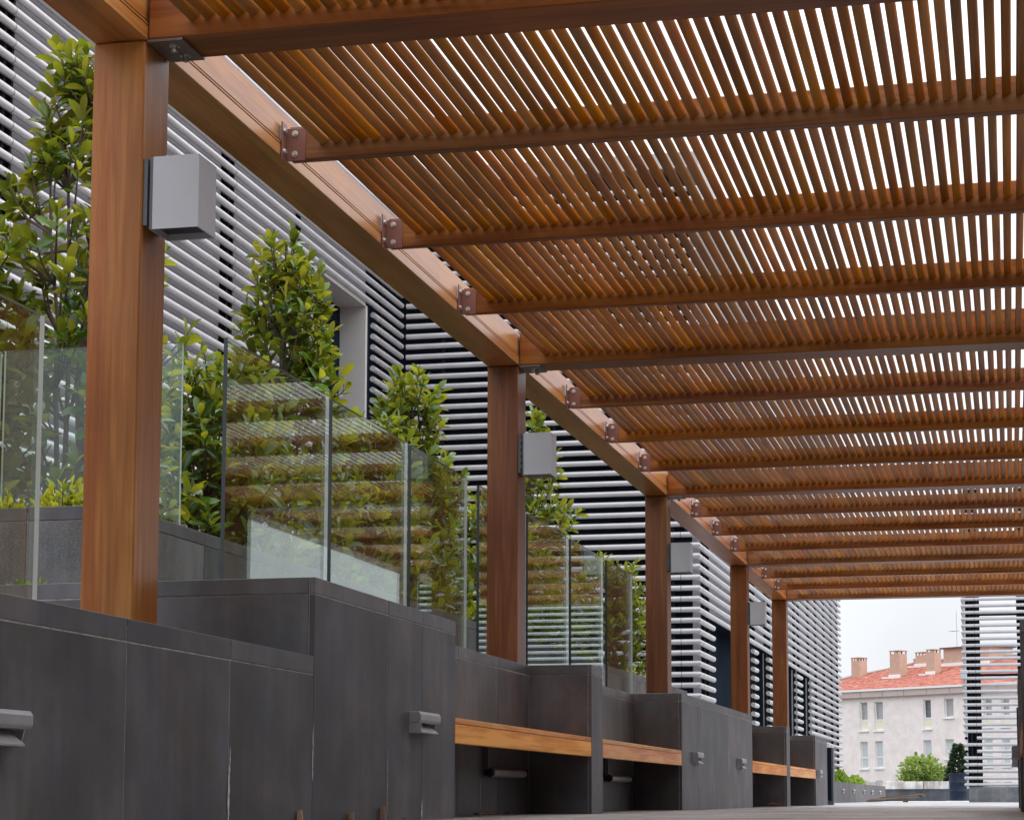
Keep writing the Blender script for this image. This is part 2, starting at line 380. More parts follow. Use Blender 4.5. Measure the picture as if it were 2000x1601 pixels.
# ------------------------------------------------------------------ mesh helpers
class MB:
    def __init__(s):
        s.v, s.f, s.mi = [], [], []
    def quad(s, pts, mi=0):
        n = len(s.v); s.v += [tuple(p) for p in pts]; s.f.append(tuple(range(n, n + len(pts)))); s.mi.append(mi)
        return s
    def box(s, x0, x1, y0, y1, z0, z1, mi=0):
        n = len(s.v)
        s.v += [(x0, y0, z0), (x1, y0, z0), (x1, y1, z0), (x0, y1, z0), (x0, y0, z1), (x1, y0, z1), (x1, y1, z1), (x0, y1, z1)]
        for q in ((0, 3, 2, 1), (4, 5, 6, 7), (0, 1, 5, 4), (1, 2, 6, 5), (2, 3, 7, 6), (3, 0, 4, 7)):
            s.f.append(tuple(n + i for i in q)); s.mi.append(mi)
        return s
    def prism(s, prof, axis, a, b, mi=0):
        """extrude a closed profile (list of 2D points) along an axis"""
        n = len(s.v); k = len(prof)
        for t in (a, b):
            for p, q in prof:
                s.v.append({'X': (t, p, q), 'Y': (p, t, q), 'Z': (p, q, t)}[axis])
        for i in range(k):
            j = (i + 1) % k
            s.f.append((n + i, n + j, n + k + j, n + k + i)); s.mi.append(mi)
        s.f.append(tuple(n + i for i in reversed(range(k)))); s.mi.append(mi)
        s.f.append(tuple(n + k + i for i in range(k))); s.mi.append(mi)
        return s
    def tube(s, path, r, k=8, mi=0, cap=True):
        """mitred round tube along a polyline; r may be a list"""
        path = [Vector(p) for p in path]; m = len(path)
        rs = r if isinstance(r, (list, tuple)) else [r] * m
        dirs = [(path[i + 1] - path[i]).normalized() for i in range(m - 1)]
        ref = Vector((0, 0, 1)) if abs(dirs[0].z) < 0.9 else Vector((1, 0, 0))
        n0 = len(s.v)
        for i in range(m):
            if i == 0: t = dirs[0]; st = 1
            elif i == m - 1: t = dirs[-1]; st = 1
            else:
                t = (dirs[i - 1] + dirs[i]).normalized()
                st = 1 / max(0.3, t.dot(dirs[i]))
            d = dirs[min(i, m - 2)]
            a = ref - t * ref.dot(t); a.normalize(); c = t.cross(a)
            for q in range(k):
                an = 2 * math.pi * q / k
                off = a * math.cos(an) + c * math.sin(an) * (st if abs(c.z) < 0.2 else 1)
                p = path[i] + off * rs[i]; s.v.append((p.x, p.y, p.z))
        for i in range(m - 1):
            for q in range(k):
                w = (q + 1) % k
                s.f.append((n0 + i * k + q, n0 + i * k + w, n0 + (i + 1) * k + w, n0 + (i + 1) * k + q)); s.mi.append(mi)
        if cap:
            s.f.append(tuple(n0 + q for q in reversed(range(k)))); s.mi.append(mi)
            s.f.append(tuple(n0 + (m - 1) * k + q for q in range(k))); s.mi.append(mi)
        return s
    def mesh(s, name, mats, smooth=False, bevel=0.0):
        me = bpy.data.meshes.new(name)
        me.from_pydata(s.v, [], s.f)
        for m in (mats if isinstance(mats, (list, tuple)) else [mats]): me.materials.append(m)
        me.polygons.foreach_set('material_index', s.mi)
        bm = bmesh.new(); bm.from_mesh(me)
        bmesh.ops.recalc_face_normals(bm, faces=bm.faces)
        if bevel:
            bmesh.ops.bevel(bm, geom=[e for e in bm.edges if e.calc_face_angle(0) > 0.6], offset=bevel, segments=1, affect='EDGES', clamp_overlap=True)
        bm.to_mesh(me); bm.free()
        if smooth:
            me.polygons.foreach_set('use_smooth', [True] * len(me.polygons))
            me.set_sharp_from_angle(angle=R(40))
        return me

def link(name, me, parent=None, loc=None):
    o = bpy.data.objects.new(name, me); COL.objects.link(o)
    if parent: o.parent = parent
    if loc: o.location = loc
    return o
def obj(name, mb, mats, parent=None, smooth=False, bevel=0.0, origin=None):
    """one mesh object; origin re-centres the mesh so textures and pivots are local"""
    if mb.v:
        if origin is None:
            xs = [p[0] for p in mb.v]; ys = [p[1] for p in mb.v]; zs = [p[2] for p in mb.v]
            origin = ((min(xs) + max(xs)) / 2, (min(ys) + max(ys)) / 2, min(zs))
        mb.v = [(p[0] - origin[0], p[1] - origin[1], p[2] - origin[2]) for p in mb.v]
    o = link(name, mb.mesh(name, mats, smooth, bevel), parent)
    if parent is not None:
        pw = wpos(parent)
        o.location = Vector(origin) - pw
    else:
        o.location = origin
    return o
def wpos(o):
    p = Vector(o.location)
    while o.parent:
        o = o.parent; p = p + Vector(o.location)
    return p
def tag(o, label=None, cat=None, group=None, kind=None):
    if label: o['label'] = label
    if cat: o['category'] = cat
    if group: o['group'] = group
    if kind: o['kind'] = kind
    return o
def thing(name, label, cat, loc=(0, 0, 0), group=None):
    o = link(name, None); o.location = loc
    return tag(o, label, cat, group)
def box(name, x0, x1, y0, y1, z0, z1, mat, parent=None, bevel=0.0):
    return obj(name, MB().box(x0, x1, y0, y1, z0, z1), mat, parent, bevel=bevel)

# ================================================================== SETTING
gnd = obj('ground', MB().box(-1500, 1500, -800, 2200, -12.5, -12), street_m, origin=(0, 0, -12.5)); tag(gnd, kind='structure')

# terrace: slab, pavers with recessed joints, pale strip beyond
XF, XR, ZT, ZL = -2.446, -2.831, 0.886, 0.600      # wall front, recessed wall, coping top, low wall top
RX = 0.05                                           # front of the right-hand wall
terr = obj('terrace_floor', MB().box(-9.0, 7.0, -6, 20.9, -0.40, -0.045).box(-2.9, 0.8, -6, 20.9, -0.044, -0.012), grout, origin=(0, 0, -0.4)); tag(terr, kind='structure')
tw, td = 0.83, 0.62
me_t = {}
def tile_mesh(w, d):
    k = (round(w, 3), round(d, 3))
    if k not in me_t:
        me_t[k] = MB().box(-w / 2, w / 2, -d / 2, d / 2, -0.02, 0).mesh('paving_tile', paver, bevel=0.003)
    return me_t[k]
y = 4.2; row = 0
while y < 20.9:
    d = min(td, 20.9 - y)
    xs = [XR + (0.42 if row % 2 else 0.0)]
    x = XR + 0.02 + (0.40 if row % 2 else 0.0)
    cells = []
    if row % 2: cells.append((XR + 0.02, x))
    while x < 0.48:
        cells.append((x, min(x + tw, 0.48))); x += tw
    for a, b_ in cells:
        if b_ - a < 0.05: continue
        o = link('paving_tile', tile_mesh(b_ - a - 0.006, d - 0.007), terr)
        o.location = Vector(((a + b_) / 2, y + d / 2, rnd.uniform(-0.0014, 0.0014))) - Vector((0, 0, -0.4))
        o.rotation_euler = (rnd.uniform(-.0006, .0006), rnd.uniform(-.0006, .0006), 0)
    y += td; row += 1
strip = obj('terrace_pale_strip', MB().box(-9.0, 7.0, 20.904, 70.0, -0.40, -0.004), membrane, origin=(0, 0, -0.4)); tag(strip, kind='structure')

# ================================================================== WALLS with stone cladding
def clad_face(par, axis, plane, joints, z0, z1, cap_h, cap_joints=None, out=1, mat=basalt, cap_mat=basalt_cap, t=0.02, gap=0.004, cap=True):
    """slabs on a vertical face. axis 'X': face normal +-X, slabs run in Y; axis 'Y': face normal -+Y, slabs run in X"""
    js = joints
    def put(name, a, b_, za, zb, m, th, proud=0.0):
        g = gap / 2
        p0, p1 = (plane + proud * out, plane - th * out)
        lo, hi = min(p0, p1), max(p0, p1)
        if axis == 'X': mb = MB().box(lo, hi, a + g, b_ - g, za + g, zb - g)
        else: mb = MB().box(a + g, b_ - g, lo, hi, za + g, zb - g)
        obj(name, mb, m, par, bevel=0.0015)
    for a, b_ in zip(js[:-1], js[1:]):
        put('cladding_panel', a, b_, z0, z1 - (cap_h if cap else 0), mat, t, rnd.uniform(-0.0008, 0.0008))
    if cap:
        cj = cap_joints or js
        for a, b_ in zip(cj[:-1], cj[1:]):
            put('coping_stone', a, b_, z1 - cap_h, z1, cap_mat, t, rnd.uniform(0.0, 0.0012))
def top_slabs(par, x0, x1, joints, z, th=0.02):
    for a, b_ in zip(joints[:-1], joints[1:]):
        obj('coping_stone', MB().box(x0, x1, a + .002, b_ - .002, z - th, z + 0.0005), basalt_cap, par, bevel=0.0015)
CH = 0.062

# low wall nearest the camera
w = thing('low_wall', 'lowest dark stone wall in the near corner, white lime streaks down its joints', 'wall', (XF - .2, 3, 0))
obj('wall_core', MB().box(XF - .70, XF - .0012, -2.0, 6.938, 0, ZL - .022), grout, w)
jl = [-1.98, -0.9, 0.2, 1.2, 2.1, 3.0, 3.8, 4.58, 5.362, 6.144, 6.937]
clad_face(w, 'X', XF, jl, 0.0, ZL, 0.068)
top_slabs(w, XF - .70, XF - .0205, jl, ZL)
def streak(par, yj, z0, z1, wd, x=XF, seed=1):
    r_ = random.Random(seed); mb = MB(); n = 14
    pts = []
    for i in range(n + 1):
        z = z0 + (z1 - z0) * i / n; k = math.sin(math.pi * min(1, (i + .3) / n)) ** .6
        pts.append((yj - wd * k * r_.uniform(.3, 1.1), yj + wd * k * r_.uniform(.3, 1.1), z))
    for p, q in zip(pts[:-1], pts[1:]):
        mb.quad([(x + .002, p[0], p[2]), (x + .002, p[1], p[2]), (x + .002, q[1], q[2]), (x + .002, q[0], q[2])])
    n0 = len(mb.v)
    obj('lime_streak', mb, lime, par)
streak(w, 6.144, 0.0, 0.20, 0.010, seed=3); streak(w, 6.150, 0.16, 0.26, 0.004, seed=4)
streak(w, 6.937, 0.15, 0.36, 0.0055, seed=5)

def block(label, y0, y1, joints, group, streaks=(), z1=ZT, xb=-3.25):
    o = thing('stone_pier', label, 'wall', (XF - .2, (y0 + y1) / 2, 0), group)
    obj('wall_core', MB().box(xb, XF - .0012, y0 + .0045, y1 - .0045, 0, z1 - .004), grout, o)
    clad_face(o, 'X', XF, joints, 0.0, z1, CH)
    clad_face(o, 'Y', y0, [xb, XR + 0.002, XF - 0.0215] if y0 > 7 else [xb, XF - .0215], 0.0, z1, CH, out=-1)
    clad_face(o, 'Y', y1, [xb, XR + 0.002, XF - 0.0215], 0.0, z1, CH, out=1)
    top_slabs(o, xb, XF - .0205, [y0 + .021] + joints[1:-1] + [y1 - .021], z1)
    for s_ in streaks: streak(o, *s_)
    return o
G_P = 'dark stone piers projecting between the benches'
b1 = block('broad near stone pier carrying the first glass panels, one step light on it', 6.941, 8.842, [6.941, 7.83, 8.316, 8.842], G_P,
           [(8.316, 0.0, 0.085, 0.010, XF, 8), (7.83, 0.02, 0.30, 0.0025, XF, 9)])
f1 = block('narrow stone fin between the two nearest benches', 11.878, 12.22, [11.878, 12.22], G_P)
b2 = block('broad middle stone pier with two step lights and pale streaks', 15.268, 19.55, [15.268, 16.058, 16.97, 17.856, 18.726, 19.55], G_P,
           [(16.97, 0.02, 0.30, 0.006, XF, 11), (17.856, 0.30, 0.60, 0.008, XF, 12), (15.275, 0.12, 0.26, 0.003, XF, 13)])
f2 = block('narrow stone fin between the two farthest benches', 22.60, 22.95, [22.60, 22.95], G_P)
b3 = block('last stone pier at the far end of the bench row', 25.98, 27.66, [25.98, 26.5, 27.1, 27.66], G_P)

def recess(label, y0, y1, joints):
    o = thing('recessed_wall', label, 'wall', (XR - .2, (y0 + y1) / 2, 0), 'recessed stone walls behind the benches')
    obj('wall_core', MB().box(-3.25, XR - .0012, y0 + .001, y1 - .001, 0, ZT - .022), grout, o)
    clad_face(o, 'X', XR, joints, 0.0, ZT, CH)
    top_slabs(o, -3.25, XR - .0205, [y0 + .002] + joints[1:-1] + [y1 - .002], ZT)
    return o
rw = [recess('recessed stone wall behind the nearest bench, under the second post', 8.844, 11.876, [8.86, 9.55, 10.289, 11.137, 11.874]),
      recess('recessed stone wall behind the second bench', 12.222, 15.266, [12.226, 13.0, 13.85, 14.696, 15.264]),
      recess('recessed stone wall behind the third bench', 19.552, 22.598, [19.556, 20.5, 21.3, 22.0, 22.596]),
      recess('recessed stone wall behind the fourth bench', 22.952, 25.978, [22.956, 23.7, 24.5, 25.3, 25.976])]
for yy, zz0, zz1, wd, sd_ in ((10.289, .0, .2, .003, 31), (9.35, .0, .10, .012, 32), (9.7, .03, .18, .003, 33), (10.75, .03, .2, .006, 34)):
    streak(rw[0], yy, zz0, zz1, wd, XR, sd_)
streak(rw[1], 14.69, 0.0, 0.2, 0.004, XR, 35)

# transverse low planter front and the raised planter behind the glass
pf = thing('planter_front_wall', 'low transverse stone planter wall behind the first post', 'wall', (-4, 6.95, 0))
obj('wall_core', MB().box(-5.6, -3.252, 6.9425, 7.09, 0, ZT - .022), grout, pf)
clad_face(pf, 'Y', 6.941, [-5.6, -4.8, -4.02, -3.252], 0.0, ZT, CH, out=-1)
obj('coping_stone', MB().box(-5.6, -3.252, 6.9625, 7.09, ZT - .02, ZT + .0005), basalt_cap, pf, bevel=.0015)
ZP, XP, YP = 1.303, -3.60, 7.77
pw = thing('raised_planter_wall', 'higher grey granite planter wall behind the glass holding the magnolias', 'wall', (XP, 15, 0))
obj('wall_core', MB().box(XP - .14, XP - .004, YP + .004, 22.86, 0, ZP - .022).box(-5.6, XP - .14, YP + .004, YP + .14, 0, ZP - .022), grout, pw)
jy = [YP] + [YP + .93 + 1.02 * i for i in range(14)] + [22.877]
clad_face(pw, 'X', XP, jy, 0.5, ZP, 0.060, mat=flamed)
clad_face(pw, 'Y', YP, [-5.6, -4.70, -4.005, XP - .0215], 0.5, ZP, 0.060, out=-1, mat=flamed)
clad_face(pw, 'Y', 22.877, [XP - .14, XP - .0215], 0.5, ZP, 0.060, out=1, mat=flamed)
obj('coping_stone', MB().box(XP - .14, XP - .0205, YP + .021, 22.86, ZP - .02, ZP + .0005), basalt_cap, pw)
obj('coping_stone', MB().box(-5.6, XP - .14, YP + .021, YP + .14, ZP - .02, ZP + .0005), basalt_cap, pw)
so = obj('planter_soil', MB().box(-5.6, XP - .141, YP + .141, 23.2, 0.6, ZP - .10), soil_m); tag(so, kind='structure')
so2 = obj('planter_soil', MB().box(-5.6, -3.252, 7.09, YP, 0.3, 0.86), soil_m); tag(so2, kind='structure')
led = obj('planter_ledge', MB().box(XP - .0, -3.251, YP, 22.8, 0.3, 0.80), paver); tag(led, kind='structure')
lo_l = obj('planter_ledge', MB().box(-5.6, XF - .701, -2.0, 6.94, 0, 0.55), paver); tag(lo_l, kind='structure')

# right-hand wall, seen edge on
wr = thing('right_stone_wall', 'dark stone wall seen edge on along the right edge of the picture', 'wall', (0.3, 12, 0))
def rblock(y0, y1):
    obj('wall_core', MB().box(RX + .021, 0.75, y0 + .021, y1 - .021, 0, ZT - .001), basalt, wr)
    n = max(1, round((y1 - y0) / .85)); js = [y0 + (y1 - y0) * i / n for i in range(n + 1)]
    clad_face(wr, 'X', RX, js, 0.0, ZT, CH, out=-1)
    clad_face(wr, 'Y', y0, [RX + .0215, 0.40, 0.75], 0.0, ZT, CH, out=-1)
    clad_face(wr, 'Y', y1, [RX + .0215, 0.40, 0.75], 0.0, ZT, CH, out=1)
rblock(4.0, 6.2); rblock(9.3, 9.64); rblock(12.9, 15.0); rblock(18.4, 18.8)
for a, b_ in ((6.2, 9.3), (9.64, 12.9), (15.0, 18.4)):
    obj('wall_core', MB().box(0.441, 0.75, a + .001, b_ - .001, 0, ZT), basalt, wr)

# ================================================================== BENCHES
def bench(label, y0, y1, x0=XR, x1=XF, group='wooden benches built between the stone piers'):
    o = thing('wooden_bench', label, 'bench', ((x0 + x1) / 2, (y0 + y1) / 2, 0.33), group)
    sgn = 1 if x1 > x0 else -1
    g = 0.004
    obj('front_board', MB().box(*sorted((x1 - sgn * .032, x1)), y0 + g, y1 - g, 0.338, 0.4235), wood_seat, o, bevel=.002)
    # seat planks: the front one overhangs flush with the front board
    n = 3; wd = (abs(x1 - x0) - .006) / n
    for i in range(n):
        a = x1 - sgn * i * wd; b_ = x1 - sgn * (i + 1) * wd + sgn * .006
        obj('seat_plank', MB().box(*sorted((a, b_)), y0 + g, y1 - g, 0.4255, 0.451), wood_seat, o, bevel=.002)
    for k in range(4):
        yy = y0 + .12 + (y1 - y0 - .24) * k / 3
        obj('support_bracket', MB().box(*sorted((x0 + sgn * .01, x1 - sgn * .05)), yy - .02, yy + .02, 0.385, 0.424).box(*sorted((x0 + sgn * .003, x0 + sgn * .03)), yy - .02, yy + .02, 0.25, 0.424), lamp_plate, o)
        obj('bolt', MB().tube([(x0 + sgn * .1, yy, .384), (x0 + sgn * .1, yy, .366)], .012, 6), bolt_m, o)
    return o
bench('nearest wooden bench, between the broad near pier and the first fin', 8.844, 11.876)
bench('second wooden bench, between the first fin and the broad middle pier', 12.222, 15.266)
bench('third wooden bench, just past the broad middle pier', 19.552, 22.598)
bench('fourth and farthest wooden bench, beside the last pier', 22.952, 25.978)
bench('wooden bench at the right edge, seen end on', 9.642, 12.898, 0.44, RX)

def linear_lamp(label, yc):
    o = thing('linear_lamp', label, 'lamp', (XR + .04, yc, .21), 'linear lamps under the benches')
    L = .42
    obj('lamp_body', MB().prism([(XR + .004, .209), (XR + .036, .209), (XR + .056, .219), (XR + .056, .245), (XR + .036, .257), (XR + .004, .257)], 'Y', yc - L + .09, yc + L), steplight_m, o, bevel=.002)
    obj('lamp_cap', MB().tube([(XR + .032, yc - L + .06, .233), (XR + .032, yc - L + .09, .233)], .027, 6), lens_m, o)
    obj('lamp_cap', MB().prism([(XR + .004, .207), (XR + .058, .207), (XR + .058, .259), (XR + .004, .259)], 'Y', yc + L, yc + L + .02), lens_m, o)
    return o
linear_lamp('grey linear lamp on the wall under the nearest bench', 11.19)
linear_lamp('grey linear lamp on the wall under the second bench', 14.55)

def step_light(label, y0, x=XF, sgn=1, wd=.30):
    o = thing('step_light', label, 'wall light', (x, y0 + wd / 2, .36), 'small louvred step lights on the stone walls')
    p = .052
    d = lambda v: x + sgn * v
    # hood: rounded upper half, hollow below, lip plate reaching forward at the bottom
    obj('hood', MB().prism([(d(0), .404), (d(.044), .404), (d(p), .414), (d(p), .438), (d(.044), .450), (d(0), .450)], 'Y', y0, y0 + wd), steplight_m, o, bevel=.002)
    obj('louvre', MB().prism([(d(0), .399), (d(.012), .399), (d(p + .004), .366), (d(p + .004), .361), (d(.006), .361), (d(0), .361)], 'Y', y0 + .006, y0 + wd - .05), steplight_m, o)
    obj('side_cheek', MB().prism([(d(0), .361), (d(p), .361), (d(p), .403), (d(0), .403)], 'Y', y0, y0 + .006), steplight_m, o)
    obj('side_cheek', MB().prism([(d(0), .361), (d(.02), .361), (d(.03), .403), (d(0), .403)], 'Y', y0 + wd - .006, y0 + wd), steplight_m, o)
    return o
# the nearest one sits lower, on the low wall
s0 = step_light('large blurred step light on the low wall at the left edge', 4.35, wd=.36); s0.location.z -= 0.142
step_light('step light on the broad near pier', 8.125)
step_light('step light near the front corner of the middle pier', 15.76)
step_light('step light near the far corner of the middle pier', 18.41)
step_light('step light on the last pier, far end', 26.12)
step_light('step light on the right wall, nearer of the two', 14.5, RX, -1)
step_light('step light on the narrow far fin of the right wall', 18.42, RX, -1, .34)

# ================================================================== PERGOLA
Y1, S, ZB, ZBT = 6.316, 5.417, 2.690, 2.888
PX0, PX1, PD = -3.055, -2.866, 0.208
RPX0, RPX1 = 0.47, 0.66
PY = [Y1 + S * i for i in range(-3, 4)] + [Y1 + 3.75 * S]
pg = thing('timber_pergola', 'long brown timber pergola with a roof of tilted slats', 'pergola', (-1.2, 16, 0))
for side, (xa, xb_) in (('l', (PX0, PX1)), ('r', (RPX0, RPX1))):
    for i, yy in enumerate(PY):
        if side == 'l': zb = ZL if yy < 6.94 else ZT
        else: zb = 0 if (yy < 4) else ZT
        if side == 'r' and (yy > 19.5 or yy < 4): zb = 0
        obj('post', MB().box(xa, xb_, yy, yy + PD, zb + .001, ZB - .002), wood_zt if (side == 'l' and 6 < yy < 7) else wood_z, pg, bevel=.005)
ends = [PY[0] - 0.6] + [yy + PD / 2 for yy in PY[1:-1]] + [PY[-1] + PD]
for (xa, xb_, sg) in ((PX0, PX1, 1), (RPX0, RPX1, -1)):
    for a, b_ in zip(ends[:-1], ends[1:]):
        fx = xb_ if sg == 1 else xa      # inner face
        lo_, hi_ = a + .001, b_ - .001
        def sec(dx, z0, z1):
            return MB().box(*sorted((xa if sg == 1 else xb_, fx + sg * dx)), lo_, hi_, z0, z1)
        mb = sec(0, ZB + .071, ZBT)
        mb.box(*sorted((xa if sg == 1 else xb_, fx - sg * .012)), lo_, hi_, ZB + .0495, ZB + .0705)
        mb.box(*sorted((xa if sg == 1 else xb_, fx + sg * .008)), lo_, hi_, ZB, ZB + .049)
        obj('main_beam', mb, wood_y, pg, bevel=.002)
        # rounded bead in the groove along the inner face
        obj('ledge_bead', MB().box(*sorted((fx - sg * .011, fx + sg * .006)), a + .002, b_ - .002, ZB + .0535, ZB + .0635), wood_y, pg, bevel=.002)
xi0, xi1 = PX1 + .011, RPX0 - .011
JZ0, JZ1, JT = 2.684, 2.824, 0.048
cross = list(PY)
for yy in cross:
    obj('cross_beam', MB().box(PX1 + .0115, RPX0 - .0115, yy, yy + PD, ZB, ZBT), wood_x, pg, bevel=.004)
    pl = MB().box(PX1 + .006, PX1 + .135, yy + .004, yy + PD - .004, ZB - .010, ZB - .0015)
    po = obj('post_plate', pl, plate_m, pg)
    for q in (.055, .150):
        c = (PX1 + .085, yy + q)
        obj('bolt', MB().tube([(*c, ZB - .0101), (*c, ZB - .0135), (*c, ZB - .0136), (*c, ZB - .032)], [.020, .020, .0115, .0115], 8), bolt_m, po)
joist_y = []
yy = PY[0]
nj = int(round((PY[-1] - PY[0]) / (S / 4)))
for j in range(nj + 1):
    yj = PY[0] + S / 4 * j
    if min(abs(yj - c) for c in cross) < .01: continue
    joist_y.append(yj)
bmesh_bolt = MB()
br_mesh = bo_mesh = None
for yj in joist_y:
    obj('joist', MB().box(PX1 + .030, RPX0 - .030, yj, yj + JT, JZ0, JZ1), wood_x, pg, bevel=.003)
    for sg, fx in ((1, PX1 + .011), (-1, RPX0 - .011)):
        if br_mesh is None:
            mb = MB().box(0.012, .088, -.006, -.0005, -.006, .131).box(0.0, .006, -.050, .004, -.012, .150).box(.006, .012, -.0062, -.0005, -.006, .131)
            br_mesh = mb.mesh('bracket', bracket_m, bevel=.0012)
            bo_mesh = MB().tube([(0, 0, 0), (0, -.003, 0), (0, -.0031, 0), (0, -.011, 0)], [.0135, .0135, .0085, .0085], 10).mesh('bolt', bolt_m)
        b_ = link('bracket', br_mesh, pg); b_.location = Vector((fx, yj, JZ0)) - Vector(pg.location)
        if sg == -1: b_.scale = (-1, 1, 1)
        for z in (.022, .108):
            c_ = link('bolt', bo_mesh, b_); c_.location = (.044, -.0062, z)
            c_ = link('bolt', bo_mesh, b_); c_.location = (.0062, -.03, z + .006); c_.rotation_euler = (0, 0, R(90))
# slats: rounded blades between the joists
PITCH, SR, SRZ, TILT, SZ = 0.0545, 0.0207, 0.0085, R(36), 2.7555
edges_y = sorted([(yj, yj + JT) for yj in joist_y] + [(c, c + PD) for c in cross])
me_s = {}
def slat_profile(k=12, r=SR):
    out = []
    for i in range(k):
        a = 2 * math.pi * i / k + math.pi / k; c, q = math.cos(a), math.sin(a); e = 2 / 2.8
        p_, z_ = r * math.copysign(abs(c) ** e, c), SRZ * math.copysign(abs(q) ** e, q)
        # blades lie tilted, low edge towards the building
        out.append((p_ * math.cos(TILT) - z_ * math.sin(TILT), p_ * math.sin(TILT) + z_ * math.cos(TILT)))
    return out
def slat_mesh(L):
    k = round(L, 3)
    if k not in me_s:
        me_s[k] = MB().prism(slat_profile(), 'Y', -L / 2, L / 2).mesh('slat', wood_slat, smooth=True)
    return me_s[k]
nsl = int((RPX0 - .09 - (PX1 + .18)) / PITCH) + 1
cnt = 0
rest = MB()
bays = list(zip(edges_y[:-1], edges_y[1:]))
order = [b_ for b_ in bays if b_[1][0] > 6.2] + [b_ for b_ in bays if b_[1][0] <= 6.2][::-1]
for (a, b_) in order:
    y0, y1 = a[1] - .0, b_[0] + .0
    for i in range(nsl):
        x = -2.685 + PITCH * i + rnd.uniform(-.0022, .0022)
        vis = x < (y1 * 0.0092 + .02) and y1 > 6.2
        if vis and cnt < 300:
            o = link('slat', slat_mesh(y1 - y0), pg)
            o.location = Vector((x, (y0 + y1) / 2, SZ + rnd.uniform(-.001, .001))) - Vector(pg.location)
            o.rotation_euler = (0, rnd.uniform(-.06, .06), 0); cnt += 1
        else:
            rest.prism([(px + x, pz + SZ) for px, pz in slat_profile(10)], 'Y', y0, y1)
rs = link('slat_row', rest.mesh('slat_row', None or wood_slat, smooth=True), pg)
rs.location = -Vector(pg.location); tag(rs, kind='stuff')
# the joined rods carry their own tone per rod
def per_island_tint(me, step):
    at = me.attributes.new('tint', 'FLOAT', 'FACE')
    vals = []; k = 12
    for i in range(len(me.polygons)): vals.append(random.Random(i // step).random())
    at.data.foreach_set('value', vals)
per_island_tint(rs.data, 12)
ms = wood_slat.copy(); ms.name = 'slat_wood_joined'
nt = ms.node_tree
at = nt.nodes.new('ShaderNodeAttribute'); at.attribute_name = 'tint'
for n in list(nt.nodes):
    if n.type == 'OBJECT_INFO':
        for l in list(n.outputs['Random'].links): nt.links.new(at.outputs['Fac'], l.to_socket)
rs.data.materials.clear(); rs.data.materials.append(ms)

# wall lamps on the posts
def wall_lamp(label, yy):
    o = thing('wall_lamp', label, 'lamp', (PX1, yy + .1, 2.02), 'square wall lamps on the pergola posts')
    obj('back_plate', MB().box(PX1 + .001, PX1 + .016, yy + .010, yy + .150, 2.035, 2.268), lamp_plate, o)
    for z in ((2.06, 2.10, 2.14, 2.18, 2.22) if yy > 7 else ()):
        obj('clip', MB().box(PX1 + .016, PX1 + .022, yy + .006, yy + .03, z, z + .022), lamp_plate, o)
    x0, x1, y0, y1, z0, z1 = PX1 + .023, PX1 + .200, yy + .016, yy + .170, 2.022, 2.276
    mb = MB(); t = .005
    mb.box(x0, x1, y0, y0 + t, z0, z1).box(x0, x1, y1 - t, y1, z0, z1).box(x0, x0 + t, y0 + t, y1 - t, z0, z1).box(x1 - t, x1, y0 + t, y1 - t, z0, z1).box(x0 + t, x1 - t, y0 + t, y1 - t, z1 - t, z1 - .0005)
    obj('housing', mb, lamp_m, o)
    obj('cover_seam', MB().box(x0 - .0006, x0 + .010, y0 - .0006, y0 + .001, z0, z1), lamp_plate, o)
    obj('lens', MB().box(x0 + t, x1 - t, y0 + t, y1 - t, z0 + .022, z0 + .026), lens_m, o)
    return o
for lab, i in (('grey box wall lamp on the nearest post', 3), ('grey box wall lamp on the second post', 4),
               ('grey box wall lamp on the third post', 5), ('small grey box wall lamp on the fourth post', 6)):
    wall_lamp(lab, PY[i])

# ================================================================== GLASS
XG = -3.14; GT = 0.017
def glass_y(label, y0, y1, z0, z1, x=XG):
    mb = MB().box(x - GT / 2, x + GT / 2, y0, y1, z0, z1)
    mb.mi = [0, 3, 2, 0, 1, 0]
    o = obj('glass_panel', mb, [glass_m, edge_m, dark_edge_m, top_m])
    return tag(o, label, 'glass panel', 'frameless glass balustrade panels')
def glass_x(label, x0, x1, z0, z1, y):
    mb = MB().box(x0, x1, y - GT / 2, y + GT / 2, z0, z1)
    mb.mi = [0, 2, 0, 1, 0, 1]
    o = obj('glass_panel', mb, [glass_m, edge_m, top_m])
    return tag(o, label, 'glass panel', 'frameless glass balustrade panels')
GZ = 1.983
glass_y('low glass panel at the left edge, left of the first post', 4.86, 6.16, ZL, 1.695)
glass_x('transverse glass panel behind the first post, mirroring white sky', -4.470, -3.604, ZP, 2.128, 8.42)
glass_x('transverse glass panel cut off by the left edge of the picture', -5.35, -4.490, ZP, 2.128, 8.42)
gl = [(7.775, 9.053, 'first of the long glass panels, with a dark front edge, on the near pier'),
      (9.104, 10.338, 'second glass panel of the long row, above the near pier and bench'),
      (10.405, 11.56, 'third glass panel of the long row, left of the second post'),
      (11.845, 13.05, 'glass panel passing behind the second post'),
      (13.116, 14.389, 'glass panel just right of the second post'),
      (14.477, 15.668, 'glass panel above the second bench, middle of three'),
      (15.836, 16.942, 'last glass panel of the row, ending before the third post')]
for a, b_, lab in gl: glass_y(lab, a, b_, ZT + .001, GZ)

# ================================================================== BUILDING WITH TUBE FACADE
XA, YC, XB, YD = -8.285, 27.068, -4.10, 50.372
TP, TR, Z0T = 0.1459, 0.0375, 0.73
ZTOP = 8.75
bd = thing('tube_clad_building', 'building wrapped in horizontal pale metal tubes behind the pergola', 'building', (-7, 30, 0))
bk = 0.085
